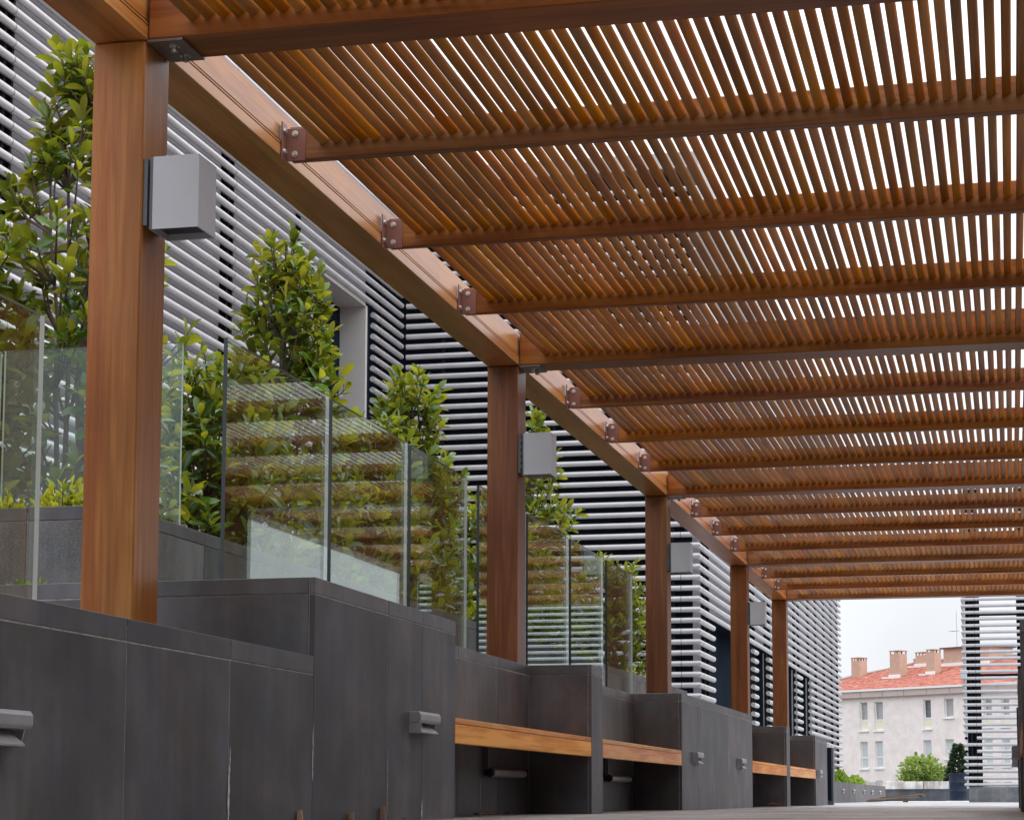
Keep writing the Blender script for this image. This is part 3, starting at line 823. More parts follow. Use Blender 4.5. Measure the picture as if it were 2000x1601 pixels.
# facade A: panels with black gaps behind the tube joints
gapsA = [(10.0, 10.35), (15.40, 15.75), (20.50, 20.85)]
segs = []; last = 4.5
for a, b_ in gapsA: segs.append((last, a)); last = b_
segs.append((last, 23.40))
for a, b_ in segs:
    n = max(1, round((b_ - a) / 1.7))
    for i in range(n):
        obj('facade_panel', MB().box(XA - bk - .06, XA - bk, a + (b_ - a) * i / n + .003, a + (b_ - a) * (i + 1) / n - .003, 0, ZTOP - .1), panel_grey, bd)
OY0, OY1, OZ0, OZ1 = 23.40, 25.50, 2.9, 6.62
obj('end_wall', MB().box(XA - 2.2, XA - bk - .07, 4.40, 4.499, -12, ZTOP), panel_grey, bd)
obj('facade_panel', MB().box(XA - bk - .06, XA - bk, OY0, OY1 + .12, OZ1 + .09, ZTOP - .1), panel_grey, bd)
obj('facade_panel', MB().box(XA - bk - .06, XA - bk, OY0, OY1 + .12, 0, OZ0), panel_grey, bd)
obj('facade_panel', MB().box(XA - bk - .06, XA - bk, OY1 + .12, YC + .3, 0, ZTOP - .1), panel_navy, bd)
obj('backing_wall', MB().box(XA - 2.2, XA - 1.0, 4.5, YC + 2, -12, ZTOP), black_m, bd)
mbk = MB()
for a, b_ in gapsA: mbk.box(XA - bk - .45, XA - bk - .40, a - .1, b_ + .1, 0, ZTOP - .1)
obj('backing_wall', mbk, black_m, bd)
# doorway in facade A
rv = obj('doorway', MB().box(XA - bk - .36, XA - bk - .305, OY0 - .1, OY1 - .05, OZ0, OZ1), panel_navy, bd)
obj('reveal', MB().box(XA - bk - .304, XA - .02, OY1 - .055, OY1 + .02, OZ0, OZ1 + .02), reveal_m, rv)
obj('reveal', MB().box(XA - bk - .304, XA - .02, OY0, OY1 - .056, OZ1 - .0, OZ1 + .08), reveal_m, rv)
obj('reveal', MB().box(XA - bk - .304, XA - .02, OY1 + .021, OY1 + .11, OZ0, OZ1 + .02), panel_navy, rv)
for k in range(5):
    obj('shutter_slat', MB().box(XA - bk - .304, XA - bk - .292, OY0, OY1 - .06, OZ1 - .25 - .3 * k, OZ1 - .02 - .3 * k), panel_navy, rv)
# facades B and C
nB = 4
for i in range(nB):
    a = XA - bk + (XB - XA) * i / nB; b_ = XA - bk + (XB - XA) * (i + 1) / nB
    obj('facade_panel', MB().box(a + .004, b_ - .004, YC + bk, YC + bk + .06, 0, ZTOP - .1), panel_navy, bd)
WC = [(28.47, 32.93), (33.62, 35.05), (35.90, 39.70), (41.10, 42.50)]
ZW = 2.60
ys = [YC + bk] + [v for w_ in WC for v in w_] + [YD - .1]
for i, (a, b_) in enumerate(zip(ys[:-1], ys[1:])):
    if i % 2 == 0:
        n = max(1, round((b_ - a) / 1.9))
        for q in range(n):
            obj('facade_panel', MB().box(XB - bk - .06, XB - bk, a + (b_ - a) * q / n + .003, a + (b_ - a) * (q + 1) / n - .003, 0, ZTOP - .1), panel_grey, bd)
    else:
        obj('facade_panel', MB().box(XB - bk - .06, XB - bk, a, b_, ZW + .03, ZTOP - .1), panel_grey, bd)
        wdw = obj('window', MB().box(XB - bk - .20, XB - bk - .17, a, b_, 0, ZW), panel_navy, bd)
        obj('window_frame', MB().box(XB - bk - .17, XB - bk + .0, a, a + .05, 0, ZW).box(XB - bk - .17, XB - bk, b_ - .12, b_, 0, ZW).box(XB - bk - .17, XB - bk + .08, a + .05, b_ - .12, ZW - .02, ZW + .025), panel_navy, wdw)
mbk = MB().box(XA, XB - bk - .25, YC + bk + .3, YD - .3, -12, ZTOP).box(XB - bk - .25, XB - bk - .21, YC + bk + .3, YD - .12, 0, ZTOP - .1)
mbk.box(XA - .4, XB - bk - .07, YC + bk + .07, YC + bk + .12, 0, ZTOP - .1)
obj('backing_wall', mbk, black_m, bd)
# vertical struts that carry the tubes
def strut(par, x0, x1, y0, y1, z1):
    obj('strut', MB().box(x0, x1, y0, y1, 0.34 if par is not bd else 0, z1), black_m, par)
for y_ in (10.1, 10.25, 15.5, 15.64, 20.6, 20.74, 12.8, 18.1, 22.9, 26.2): strut(bd, XA - bk, XA - TR + .005, y_ - .02, y_ + .02, ZTOP - .15)
for x_ in (-7.7, -6.1, -4.45): strut(bd, x_ - .02, x_ + .02, YC + TR - .005, YC + bk, ZTOP - .15)
for y_ in (27.9, 28.3, 33.1, 33.5, 35.2, 35.7, 40.0, 40.8, 42.8, 44.5, 46.5, 48.5, 50.1): strut(bd, XB - bk, XB - TR + .005, y_ - .025, y_ + .025, ZTOP - .15)
obj('roof_edge', MB().box(XA - 2.2, XA + .05, 4.45, YC - .06, ZTOP + .0, ZTOP + .22).box(XA - 2.2, XB + .05, YC - .055, YD + .05, ZTOP, ZTOP + .22), reveal_m, bd)
def ring(mb, p, ax, r=TR + .0008, wd=.009):
    d = {'X': Vector((1, 0, 0)), 'Y': Vector((0, 1, 0))}[ax] * wd / 2
    p = Vector(p); mb.tube([p - d, p + d], r, 16, 1, cap=False)
nrow = int((ZTOP - .15 - Z0T) / TP)
for k in range(nrow + 1):
    z = Z0T + TP * k
    # A
    spans = [(4.5, YC - TR - .02)]
    if OZ0 < z < OZ1 + .04: spans = [(4.5, 23.38), (25.70, YC - TR - .02)]
    for a, b_ in spans:
        mb = MB().tube([(XA, a, z), (XA, b_, z)], TR, 16)
        for yr in (5.4, 10.45, 15.56, 20.66, 25.95):
            if a < yr < b_: ring(mb, (XA, yr, z), 'Y')
        obj('tube', mb, [tube_m, ring_m], bd, smooth=True)
    # B turning the corner into C
    yend = YD if z > ZW else WC[0][0]
    mb = MB().tube([(XA + TR + .02, YC, z), (XB, YC, z), (XB, yend, z)], TR, 16)
    ring(mb, (-4.331, YC, z), 'X'); ring(mb, (XB, YC + .28, z), 'Y')
    for yr in (33.3, 38.5, 43.6, 47.5):
        if yr < yend: ring(mb, (XB, yr, z), 'Y')
    obj('tube', mb, [tube_m, ring_m], bd, smooth=True)
    if z <= ZW:
        for a, b_ in ((WC[0][1] + .02, WC[1][0] - .12), (WC[1][1], WC[2][0] - .15), (WC[2][1], WC[3][0] - .3), (WC[3][1], YD)):
            obj('tube', MB().tube([(XB, a, z), (XB, b_, z)], TR, 16), [tube_m, ring_m], bd, smooth=True)

# dark slab post with a small lamp at the end of the piers
sp = thing('slab_post', 'dark slab post standing at the end of the last pier', 'post', (-2.43, 28.0, 0))
obj('post_body', MB().box(-2.50, -2.41, 27.86, 27.93, 0.06, .775), panel_navy, sp)
obj('post_face', MB().box(-2.409, -2.385, 27.86, 28.10, 0.06, .775), dark_render, sp)
obj('foot', MB().box(-2.47, -2.39, 27.88, 28.05, 0, .06), dark_render, sp)
obj('lamp_cap', MB().box(-2.47, -2.43, 27.87, 27.92, .776, .83).box(-2.43, -2.39, 27.9, 28.0, .776, .80), white_m, sp)

# dark building that closes the walkway behind the viewer (seen only in reflections)
rb = thing('rear_building', 'dark building closing the pergola walkway behind the viewer', 'building', (3, -14, 0))
obj('wall', MB().box(-2.6, 16, -16, -12.2, -12, 9.0), panel_grey, rb)
for i in range(9):
    wq = obj('window', MB().box(-2.2 + 2 * i, -.6 + 2 * i, -12.2, -12.12, 0.3, 2.6), panel_navy, rb)
    obj('window_frame', MB().box(-2.25 + 2 * i, -.55 + 2 * i, -12.2, -12.10, 2.601, 2.68), panel_navy, wq)
rt = thing('side_building', 'dark building along the right-hand side of the walkway', 'building', (3, 3, 0))
obj('wall', MB().box(3.3, 16, -12.19, 17.0, -12, 4.4), panel_grey, rt)
for i in range(14):
    wq = obj('window', MB().box(3.22, 3.299, -11.5 + 2 * i, -9.9 + 2 * i, .9, 2.5), panel_navy, rt)
    obj('window_frame', MB().box(3.20, 3.299, -11.55 + 2 * i, -9.85 + 2 * i, 2.501, 2.56), panel_navy, wq)
# ================================================================== FAR SCREEN
YS = 46.0
sc = thing('tube_screen', 'open screen of horizontal metal tubes at the far right end', 'building', (3, YS, 0))
obj('base_wall', MB().box(-.95, 7.4, YS - .02, YS + .3, 0, .335), dark_render, sc)
obj('facade_panel', MB().box(-.95, -.64, YS + .14, YS + .24, .336, 7.0), panel_navy, sc)
for x_ in (-.86, -.76, -.70): strut(sc, x_ - .012, x_ + .012, YS + .05, YS + .139, 7.0)
obj('facade_panel', MB().box(.17, 7.4, YS + .14, YS + .24, .336, 7.0), panel_navy, sc)
obj('crossbar', MB().box(-.64, .17, YS + .16, YS + .22, 2.79, 2.84).box(-.64, .17, YS + .16, YS + .22, 5.4, 5.5).box(-.64, .17, YS + .16, YS + .22, 4.14, 4.21), panel_navy, sc)
obj('side_panel', MB().box(6.0, 7.4, YS + .3, YS + 5, 0, 7.0), panel_navy, sc)
k = 0
z = .385
while z < 6.95:
    pts = [(-1.05, YS + .05, z), (7.35, YS + .05, z)]
    cut = z in ()
    if 1.36 < z < 1.5 or 1.07 < z < 1.2:
        obj('tube', MB().tube([(-.90 + .15, YS + .05, z), (7.35, YS + .05, z)], .038, 12), [tube_m, ring_m], sc, smooth=True)
        stub = MB().tube([(-.985, YS + .10, z), (-.985, YS + 2.5, z)], .035, 12, 0, cap=False)
        stub.tube([(-.985, YS + .12, z), (-.985, YS + .125, z)], .034, 12, 1)
        obj('tube', stub, [tube_m, black_m], sc, smooth=True)
    else:
        mb = MB().tube([(-1.01, YS + 2.5, z), (-1.01, YS + .05, z), (7.35, YS + .05, z)], .038, 12)
        ring(mb, (-.75, YS + .05, z), 'X', .0386)
        obj('tube', mb, [tube_m, ring_m], sc, smooth=True)
    z += .1471; k += 1
jb = thing('junction_box', 'pale grey junction box fixed on the corner of the tube screen', 'junction box', (-1.0, YS - .05, 2.7))
obj('lid', MB().box(-1.09, -.92, YS - .10, YS - .05, 2.84, 2.92), jbox_m, jb, bevel=.01)
obj('body', MB().box(-1.075, -.935, YS - .095, YS - .0, 2.72, 2.838), jbox_m, jb, bevel=.01)

# far planter with small spouts, parapet, drum, boards
fp = thing('far_planter_wall', 'low dark planter wall beyond the pergola with small metal spouts', 'wall', (-3.85, 51, 0))
obj('wall_core', MB().box(-3.95, -3.771, 32.0, 61.98, 0, .43), grout, fp)
clad_face(fp, 'X', -3.75, [32 + 3.0 * i for i in range(11)], 0, .452, .04, cap=False)
obj('end_panel', MB().box(-3.95, -3.775, 61.981, 62.0, 0, .45), basalt, fp)
for i, yt in enumerate((46.13, 49.3, 52.74, 55.85, 59.1)):
    o = thing('wall_spout', ['small metal wall spout nearest on the far planter wall', 'small metal wall spout second along the far planter wall', 'small metal wall spout in the middle of the far planter wall',
                             'small metal wall spout above the pile of boards', 'small metal wall spout at the end of the far planter wall'][i], 'spout', (-3.75, yt, .2), 'small spouts on the far planter wall')
    obj('cover', MB().box(-3.75, -3.735, yt - .14, yt + .0, .20, .30), lamp_plate, o)
    obj('nozzle', MB().tube([(-3.735, yt - .07, .275), (-3.69, yt - .07, .275)], .024, 8), bolt_m, o)
    obj('nozzle', MB().tube([(-3.735, yt - .07, .215), (-3.70, yt - .07, .215)], .018, 8), bolt_m, o)
ppt = thing('parapet', 'pale concrete parapet closing the far end of the terrace', 'parapet', (-2, 70, 0))
obj('wall_face', MB().box(-12, 8, 70.1, 70.5, -12, .40), dark_render, ppt)
for i in range(8):
    a = -9.4 + 2.15 * i
    obj('coping_stone', MB().box(a + .01, a + 2.14, 69.95, 70.6, .40, .655), concrete, ppt, bevel=.01)
dr = thing('oil_drum', 'dark blue steel drum standing against the parapet', 'drum', (-1.70, 66, 0))
dz = [0, .02, .04, .28, .30, .32, .56, .58, .60, .83, .85, .87]
drr = [.285, .29, .28, .28, .292, .28, .28, .292, .28, .28, .29, .285]
obj('drum_body', MB().tube([(-1.70, 66, z + .012) for z in dz], drr, 24), barrel_m, dr, smooth=True)
obj('drum_base', MB().tube([(-1.70, 66, 0), (-1.70, 66, .011)], .36, 20), jbox_m, dr)
for lab, lx, ly, lz, ry, rz, L, wd in (('weathered board lying lowest in the far pile', -3.36, 48.3, .012, -1.2, 2, 1.12, .30),
                                       ('weathered board lying in the middle of the far pile', -3.30, 48.2, .047, -3.2, -3, 1.16, .28),
                                       ('weathered board on top of the far pile, raised at its end', -3.05, 48.25, .088, -4.6, 1, 1.0, .26),
                                       ('narrow split board sticking out of the far pile', -2.62, 48.3, .075, -6.0, 9, .62, .08)):
    o = link('loose_board', MB().box(0, L, -wd, wd, 0, .030).mesh('loose_board', wood_board))
    o.location = (lx, ly, lz); o.rotation_euler = (0, R(ry), R(rz))
    tag(o, lab, 'board', 'boards lying on the far terrace')
o = obj('timber_batten', MB().box(-2.50, -2.42, 47.9, 48.7, 0, .055), wood_scrap); tag(o, 'batten propping up the far pile of boards', 'batten')

# ================================================================== FAR HOUSE
E1 = Vector((-12.569, 155.0, 0)); DU = Vector((0.81458, -0.58005, 0)); DW = Vector((0.58005, 0.81458, 0)); ZE = 8.141
hs = thing('apartment_house', 'pinkish apartment house with a red tiled hip roof and tan chimneys', 'house', tuple(E1))
hs.rotation_euler = (0, 0, math.atan2(DU.y, DU.x))
def hobj(name, mb, mat, parent=None, bevel=0, smooth=False):
    o = link(name, mb.mesh(name, mat, smooth, bevel), parent or hs); return o
U0, U1, WD, TT = -7.2, 24.0, 17.0, 0.30
wins = [(1.52, 2.28, 5.16, 7.28, 'a'), (2.92, 3.75, 5.14, 7.27, 'a'), (7.51, 8.21, 5.14, 7.26, 'a'), (9.42, 10.24, 5.91, 7.27, 'c'),
        (1.55, 2.25, 2.32, 4.32, 'b'), (2.95, 3.68, 2.35, 4.34, 'b'), (7.47, 8.19, 2.35, 4.31, 'b'), (9.44, 10.2, 2.95, 4.33, 'b'),
        (12.9, 13.6, 5.14, 7.27, 'a'), (14.4, 15.1, 5.14, 7.27, 'a'), (12.9, 13.6, 2.35, 4.33, 'b'), (14.4, 15.1, 2.35, 4.33, 'b'),
        (-2.0, -1.3, 5.14, 7.27, 'a'), (-2.0, -1.3, 2.35, 4.33, 'b'), (1.55, 2.25, -.6, 1.4, 'b'), (2.95, 3.68, -.6, 1.4, 'b'), (7.47, 8.19, -.6, 1.4, 'b')]
# front wall cut into cells so that the windows are real openings
us = sorted({U0 + .4, U1 - .4} | {v for q in wins for v in q[:2]})
zs = sorted({-12.0, 7.62} | {v for q in wins for v in q[2:4]})
mb = MB()
for a, b_ in zip(us[:-1], us[1:]):
    for c, d in zip(zs[:-1], zs[1:]):
        um, zm = (a + b_) / 2, (c + d) / 2
        if any(q[0] < um < q[1] and q[2] < zm < q[3] for q in wins): continue
        mb.quad([(a, .3, c), (b_, .3, c), (b_, .3, d), (a, .3, d)])
for q in wins:
    for p0, p1 in (((q[0], q[2]), (q[1], q[2])), ((q[1], q[2]), (q[1], q[3])), ((q[1], q[3]), (q[0], q[3])), ((q[0], q[3]), (q[0], q[2]))):
        mb.quad([(p0[0], .3, p0[1]), (p1[0], .3, p1[1]), (p1[0], .55, p1[1]), (p0[0], .55, p0[1])])
hobj('front_wall', mb, render_m)
hobj('rear_wall', MB().box(U0 + .4, U1 - .4, .56, WD - .4, -12, 7.6), render_m)
for i, q in enumerate(wins):
    a, b_, c, d, t = q; f = .07
    fr = MB().box(a, a + f, .44, .52, c, d).box(b_ - f, b_, .44, .52, c, d).box(a + f, b_ - f, .44, .52, c, c + f).box(a + f, b_ - f, .44, .52, d - f, d)
    zm = c + (d - c) * (.36 if t == 'a' else .40)
    if t != 'c': fr.box(a + f, b_ - f, .44, .52, zm - .05, zm + .05)
    w_ = hobj('window', fr, white_m)
    hobj('sill', MB().box(a - .10, b_ + .10, .20, .44, c - .12, c - .002), white_m, w_)
    if t == 'b':
        hobj('pane', MB().box(a + f, b_ - f, .47, .49, c + f, d - f), glass_pale, w_)
    else:
        top0 = zm + .05 if t == 'a' else c + f
        mbp = MB(); n = 10; ww = (b_ - a - 2 * f)
        for j in range(n):
            u_a = a + f + ww * j / n; u_b = a + f + ww * (j + 1) / n
            off = .015 if j % 2 else 0
            mbp.quad([(u_a, .54 + off, top0), (u_b, .54 + .015 - off, top0), (u_b, .54 + .015 - off, d - f), (u_a, .54 + off, d - f)])
        hobj('curtain', mbp, curtain_m if i != 2 else glass_dark, w_)
        if t == 'a':
            hobj('lower_panel', MB().box(a + f, b_ - f, .46, .49, c + f, zm - .05), cream_m, w_)
            # tilted open casement
            mbq = MB()
            mbq.quad([(a + f, .43, top0), (a + f + .09, .43, top0), (a + f + .02, .30, d - f), (a + f - .04, .30, d - f)])
            hobj('casement', mbq, white_m, w_)
ZF0 = 7.62
hobj('soffit', MB().box(U0, U1, .02, .6, ZF0 - .03, ZF0 - .001), fascia_m)
fj = [U0, -5.6, -4.2, -2.2, -.1, 1.89, 3.95, 5.97, 8.04, 10.12, 12.2, 14.3, 16.4, 18.5, 20.6, U1]
for a, b_ in zip(fj[:-1], fj[1:]):
    hobj('fascia_board', MB().box(a + .02, b_ - .02, 0, .06, ZF0, ZE - .08), fascia_m)
hobj('gutter', MB().box(U0, U1, -.10, .05, ZE - .08, ZE + .06), white_m)
# tiled roof: courses of tiles as stepped strips
rz = lambda w_: ZE + TT * w_
RW = 8.5
mb = MB()
mb.quad([(U0, 0, ZE), (U1, 0, ZE), (U1 - RW, RW, rz(RW)), (U0 + RW, RW, rz(RW))])
mb.quad([(U1, WD, ZE), (U0, WD, ZE), (U0 + RW, RW, rz(RW)), (U1 - RW, RW, rz(RW))])
mb.quad([(U0, WD, ZE), (U0, 0, ZE), (U0 + RW, RW, rz(RW))])
mb.quad([(U1, 0, ZE), (U1, WD, ZE), (U1 - RW, RW, rz(RW))])
rf = hobj('roof', mb, roof_m)
mt = MB(); cw = .34
w0 = 0.0; rr_ = random.Random(5)
while w0 < RW - .1:
    u = max(U0 + w0, -6.5) + rr_.uniform(0, .2)
    while u < min(U1 - w0, 18):
        h0 = rz(w0) + .045 + rr_.uniform(0, .03); h1 = rz(w0 + cw) + .02
        mt.quad([(u, w0, h0), (u + .25, w0, h0 + rr_.uniform(-.01, .01)), (u + .25, w0 + cw, h1), (u, w0 + cw, h1)], 0)
        mt.quad([(u, w0, h0 - .06), (u + .25, w0, h0 - .06), (u + .25, w0, h0), (u, w0, h0)], 0)
        u += .27
    w0 += cw
tl_ = hobj('roof_tiles', mt, roof_m, rf); tag(tl_, kind='stuff')
at = tl_.data.attributes.new('tint', 'FLOAT', 'FACE')
hobj('ridge', MB().tube([(U0, 0, ZE + .08), (U0 + RW, RW, rz(RW) + .1), (U1 - RW, RW, rz(RW) + .1)], .13, 8), reveal_m, rf)
def chimney(u, w_, wu, ww, ztop, nh, base=True):
    z0 = rz(w_) - .4
    c = hobj('chimney', MB().box(u, u + wu, w_, w_ + ww, z0, ztop - .26), chimney_m)
    t = .09
    mbc = MB()
    for i in range(nh + 1):
        x = u + (wu - t) * i / nh
        mbc.box(x, x + t, w_, w_ + t, ztop - .259, ztop - .06).box(x, x + t, w_ + ww - t, w_ + ww, ztop - .259, ztop - .06)
    hobj('vent_pillar', mbc, chimney_m, c)
    hobj('cap', MB().box(u - .04, u + wu + .04, w_ - .04, w_ + ww + .04, ztop - .059, ztop), chimney_m, c)
    if base:
        hobj('flashing', MB().box(u - .05, u + wu + .05, w_ - .12, w_ - .02, rz(w_) - .1, rz(w_) + .28).box(u - .55, u - .04, w_ - .3, w_ + .1, rz(w_) - .02, rz(w_) + .10), white_m, c)
chimney(-2.60, 4.35, .85, .9, 11.05, 3, False)
chimney(1.95, 3.46, .95, .9, 11.30, 2)
chimney(1.85, 6.74, 1.0, .9, 11.35, 3)
chimney(5.15, 3.86, .75, .8, 11.25, 2)
chimney(.75, 7.9, .5, .5, 10.95, 1, False)
tw_ = hobj('roof_tower', MB().box(4.72, 9.0, 6.52, 9.5, 9.4, 11.42), chimney_m)
hobj('cap', MB().box(4.5, 9.2, 6.3, 9.7, 11.421, 11.52), ring_m, tw_)
hobj('flashing', MB().box(3.9, 9.0, 6.3, 6.5, 10.0, 10.32), white_m, tw_)
an = hobj('antenna', MB().tube([(5.5, 7.2, 11.5), (5.5, 7.2, 14.35)], .03, 6).tube([(4.85, 7.2, 12.82), (5.75, 7.2, 12.82)], .035, 6).tube([(4.95, 6.9, 12.82), (4.95, 7.5, 12.82)], .03, 5).tube([(5.25, 6.9, 12.82), (5.25, 7.5, 12.82)], .03, 5), lamp_m)

# ================================================================== PLANTS
def leaf_geo(L, W, curl, fold, n=4):
    """obovate leaf along +Y, top side +Z; returns verts, quads"""
    prof = [(0, .02), (.12, .16), (.35, .40), (.62, .50), (.84, .36), (1.0, .0)]
    v, f = [], []
    for t, h in prof:
        y_ = L * t; z_ = -curl * L * t * t + .10 * L * t
        hw = W * h
        v += [(-hw, y_, z_ + fold * hw), (0, y_, z_), (hw, y_, z_ + fold * hw)]
    for i in range(len(prof) - 1):
        a = i * 3
        f += [(a, a + 1, a + 4, a + 3), (a + 1, a + 2, a + 5, a + 4)]
    return v, f
def leaf_mesh(name, mat, *geo):
    v, f = leaf_geo(*geo)
    me = bpy.data.meshes.new(name); me.from_pydata(v, [], f); me.materials.append(mat)
    me.polygons.foreach_set('use_smooth', [True] * len(f)); me.update()
    return me
MAG = [(.172, .072, .20, .34), (.150, .058, .42, .26), (.182, .066, .08, .40), (.140, .062, .30, .15)]
MAG_ME = [leaf_mesh('leaf', leaf_m, *g) for g in MAG]
def joined_leaves(items, geos, mat, name, parent):
    """items: (pos, quaternion, scale, variant) -> one mesh with a per leaf tint"""
    V, F, T = [], [], []
    gs = [leaf_geo(*g) for g in geos]
    for p, q, s, k in items:
        v, f = gs[k]; n = len(V); m = q.to_matrix() * s
        V += [tuple(m @ Vector(a) + p) for a in v]
        F += [tuple(n + i for i in a) for a in f]
        t = random.Random(n).random(); T += [t] * len(f)
    me = bpy.data.meshes.new(name); me.from_pydata(V, [], F); me.materials.append(mat)
    me.polygons.foreach_set('use_smooth', [True] * len(F))
    a = me.attributes.new('tint', 'FLOAT', 'FACE'); a.data.foreach_set('value', T)
    me.update()
    o = link(name, me, parent); tag(o, kind='stuff')
    return o
def look(d, roll):
    q = Vector(d).to_track_quat('Y', 'Z')
    return q @ Matrix.Rotation(roll, 3, 'Y').to_quaternion()
CAMP = Vector((0, 0, HC))
def whorl(rg, tip, axis, n, items, spread=(.35, 1.15), sc=(.75, 1.1), nv=4):
    axis = axis.normalized()
    a = axis.orthogonal().normalized(); c = axis.cross(a)
    ph = rg.uniform(0, 6.28)
    for i in range(n):
        th = ph + 2.4 * i
        el = spread[0] + (spread[1] - spread[0]) * (i / max(1, n - 1)) + rg.uniform(-.24, .24)
        d = axis * math.cos(el) + (a * math.cos(th) + c * math.sin(th)) * math.sin(el)
        q = look(d, 0)
        # turn the top of the leaf up / outward
        up = q @ Vector((0, 0, 1)); want = (axis + Vector((0, 0, .4)))
        y_ = q @ Vector((0, 1, 0)); want = (want - y_ * want.dot(y_))
        if want.length > 1e-3:
            want.normalize(); ang = math.atan2(y_.dot(up.cross(want)), up.dot(want))
            q = Matrix.Rotation(ang + rg.uniform(-.75, .75), 3, y_).to_quaternion() @ q
        items.append((tip - axis * .012 * i, q, rg.uniform(*sc), rg.randrange(nv)))
def magnolia(label, base, ztop, prof, nwh, seed, group='magnolias growing in the raised planter'):
    """prof: list of (height above base, crown radius)"""
    rg = random.Random(seed)
    base = Vector(base)
    t = thing('magnolia_tree', label, 'tree', tuple(base), group)
    H = ztop - base.z
    def rad(h):
        for (h0, r0), (h1, r1) in zip(prof[:-1], prof[1:]):
            if h <= h1: return r0 + (r1 - r0) * (h - h0) / (h1 - h0)
        return prof[-1][1]
    stems = []
    br = MB()
    for i in range(4):
        top = H * (1.0 if i == 0 else rg.uniform(.55, .9)) - .06
        path = []; px, py = rg.uniform(-.07, .07), rg.uniform(-.07, .07); dx, dy = rg.uniform(-.07, .07), rg.uniform(-.07, .07)
        for j in range(9):
            h = -.1 + (top + .1) * j / 8
            path.append(Vector((px + dx * h * .6 + rg.uniform(-.02, .02), py + dy * h * .6 + rg.uniform(-.02, .02), h)))
        stems.append(path)
        r0 = .030 if i == 0 else .016
        br.tube(path, [r0 * (1 - .8 * j / 8) + .003 for j in range(9)], 6)
    items = []
    nwh = int(nwh * 1.75)
    for k in range(nwh):
        h = H * (1 - rg.random() ** .85 * .97)
        if k < 2: h = H - .05 - .06 * k
        rr2 = rad(h) * math.sqrt(rg.uniform(.08, 1.0)); th = rg.uniform(0, 6.28)
        tip = Vector((rr2 * math.cos(th), rr2 * math.sin(th), h))
        st = min(stems, key=lambda s_: (s_[-1].z < h - .25, min((q - tip).length for q in s_)))
        cand = [q for q in st if q.z < h - .05] or [st[0]]
        root = min(cand, key=lambda q: (q - (tip - Vector((0, 0, .25)))).length)
        mid = (root + tip) / 2 + Vector((tip.x - root.x, tip.y - root.y, -.12)) * .12
        br.tube([root, mid, tip], [.0085, .006, .004], 5)
        ax = (tip - mid).normalized() + Vector((0, 0, .55)) + Vector((math.cos(th), math.sin(th), 0)) * .25
        whorl(rg, tip, ax, rg.randint(7, 10), items, spread=(.30, 1.55), sc=(.42, .88))
        if rg.random() < .6: whorl(rg, mid, ax, rg.randint(2, 4), items, spread=(.7, 1.3), sc=(.6, .95))
    obj('trunk', br, bark_m, t, smooth=True, origin=(0, 0, 0)).location = (0, 0, 0)
    # the leaves nearest the viewer are single objects, the rest one mass
    items.sort(key=lambda it: (it[0] + base - CAMP).length - .25 * (it[0].z > .6))
    for p, q, s, k in items[:300]:
        o = link('leaf', MAG_ME[k], t); o.location = p; o.rotation_mode = 'QUATERNION'; o.rotation_quaternion = q; o.scale = (s, s, s)
    joined_leaves(items[300:], MAG, leaf_m, 'foliage', t)
    return t
ZS = ZP - .1
XT = -4.6
magnolia('tallest leafy magnolia left of the first post', (XT, 9.42, ZS), 4.0, [(0, .45), (.5, .62), (1.2, .56), (1.8, .42), (2.3, .22), (3, .10)], 150, 11)
magnolia('slender magnolia rising behind the first long glass panel', (XT, 12.4, ZS), 3.77, [(0, .60), (.6, .74), (1.3, .52), (1.9, .30), (2.3, .22), (3, .10)], 155, 12)
magnolia('magnolia in front of the inner building corner, left of the second post', (XT, 15.2, ZS), 3.42, [(0, .5), (.8, .68), (1.2, .50), (1.7, .30), (2.3, .22), (3, .1)], 145, 13)
magnolia('magnolia partly hidden behind the second post', (XT, 19.4, ZS), 3.95, [(0, .55), (.9, .66), (1.5, .55), (2.0, .35), (2.6, .14), (3, .1)], 120, 14)
magnolia('low magnolia behind the glass right of the second post', (XT + .3, 21.9, ZS), 2.75, [(0, .5), (.8, .55), (1.3, .35), (2, .1)], 80, 15)
magnolia('bushy young magnolia filling the gap behind the first glass panels', (XT + .15, 10.9, ZS), 2.6, [(0, .5), (.6, .62), (1.1, .40), (2, .1)], 105, 16)
magnolia('bushy young magnolia between the two glass-side magnolias', (XT + .1, 13.8, ZS), 2.8, [(0, .55), (.6, .65), (1.1, .42), (2, .1)], 105, 17)
magnolia('bushy young magnolia left of the post behind the glass', (XT + .15, 17.3, ZS), 2.8, [(0, .55), (.7, .62), (1.1, .42), (2, .1)], 95, 18)
magnolia('magnolia at the left edge of the picture', (XT - .45, 8.95, ZS), 3.0, [(0, .45), (.7, .50), (1.3, .38), (2, .15)], 80, 19)

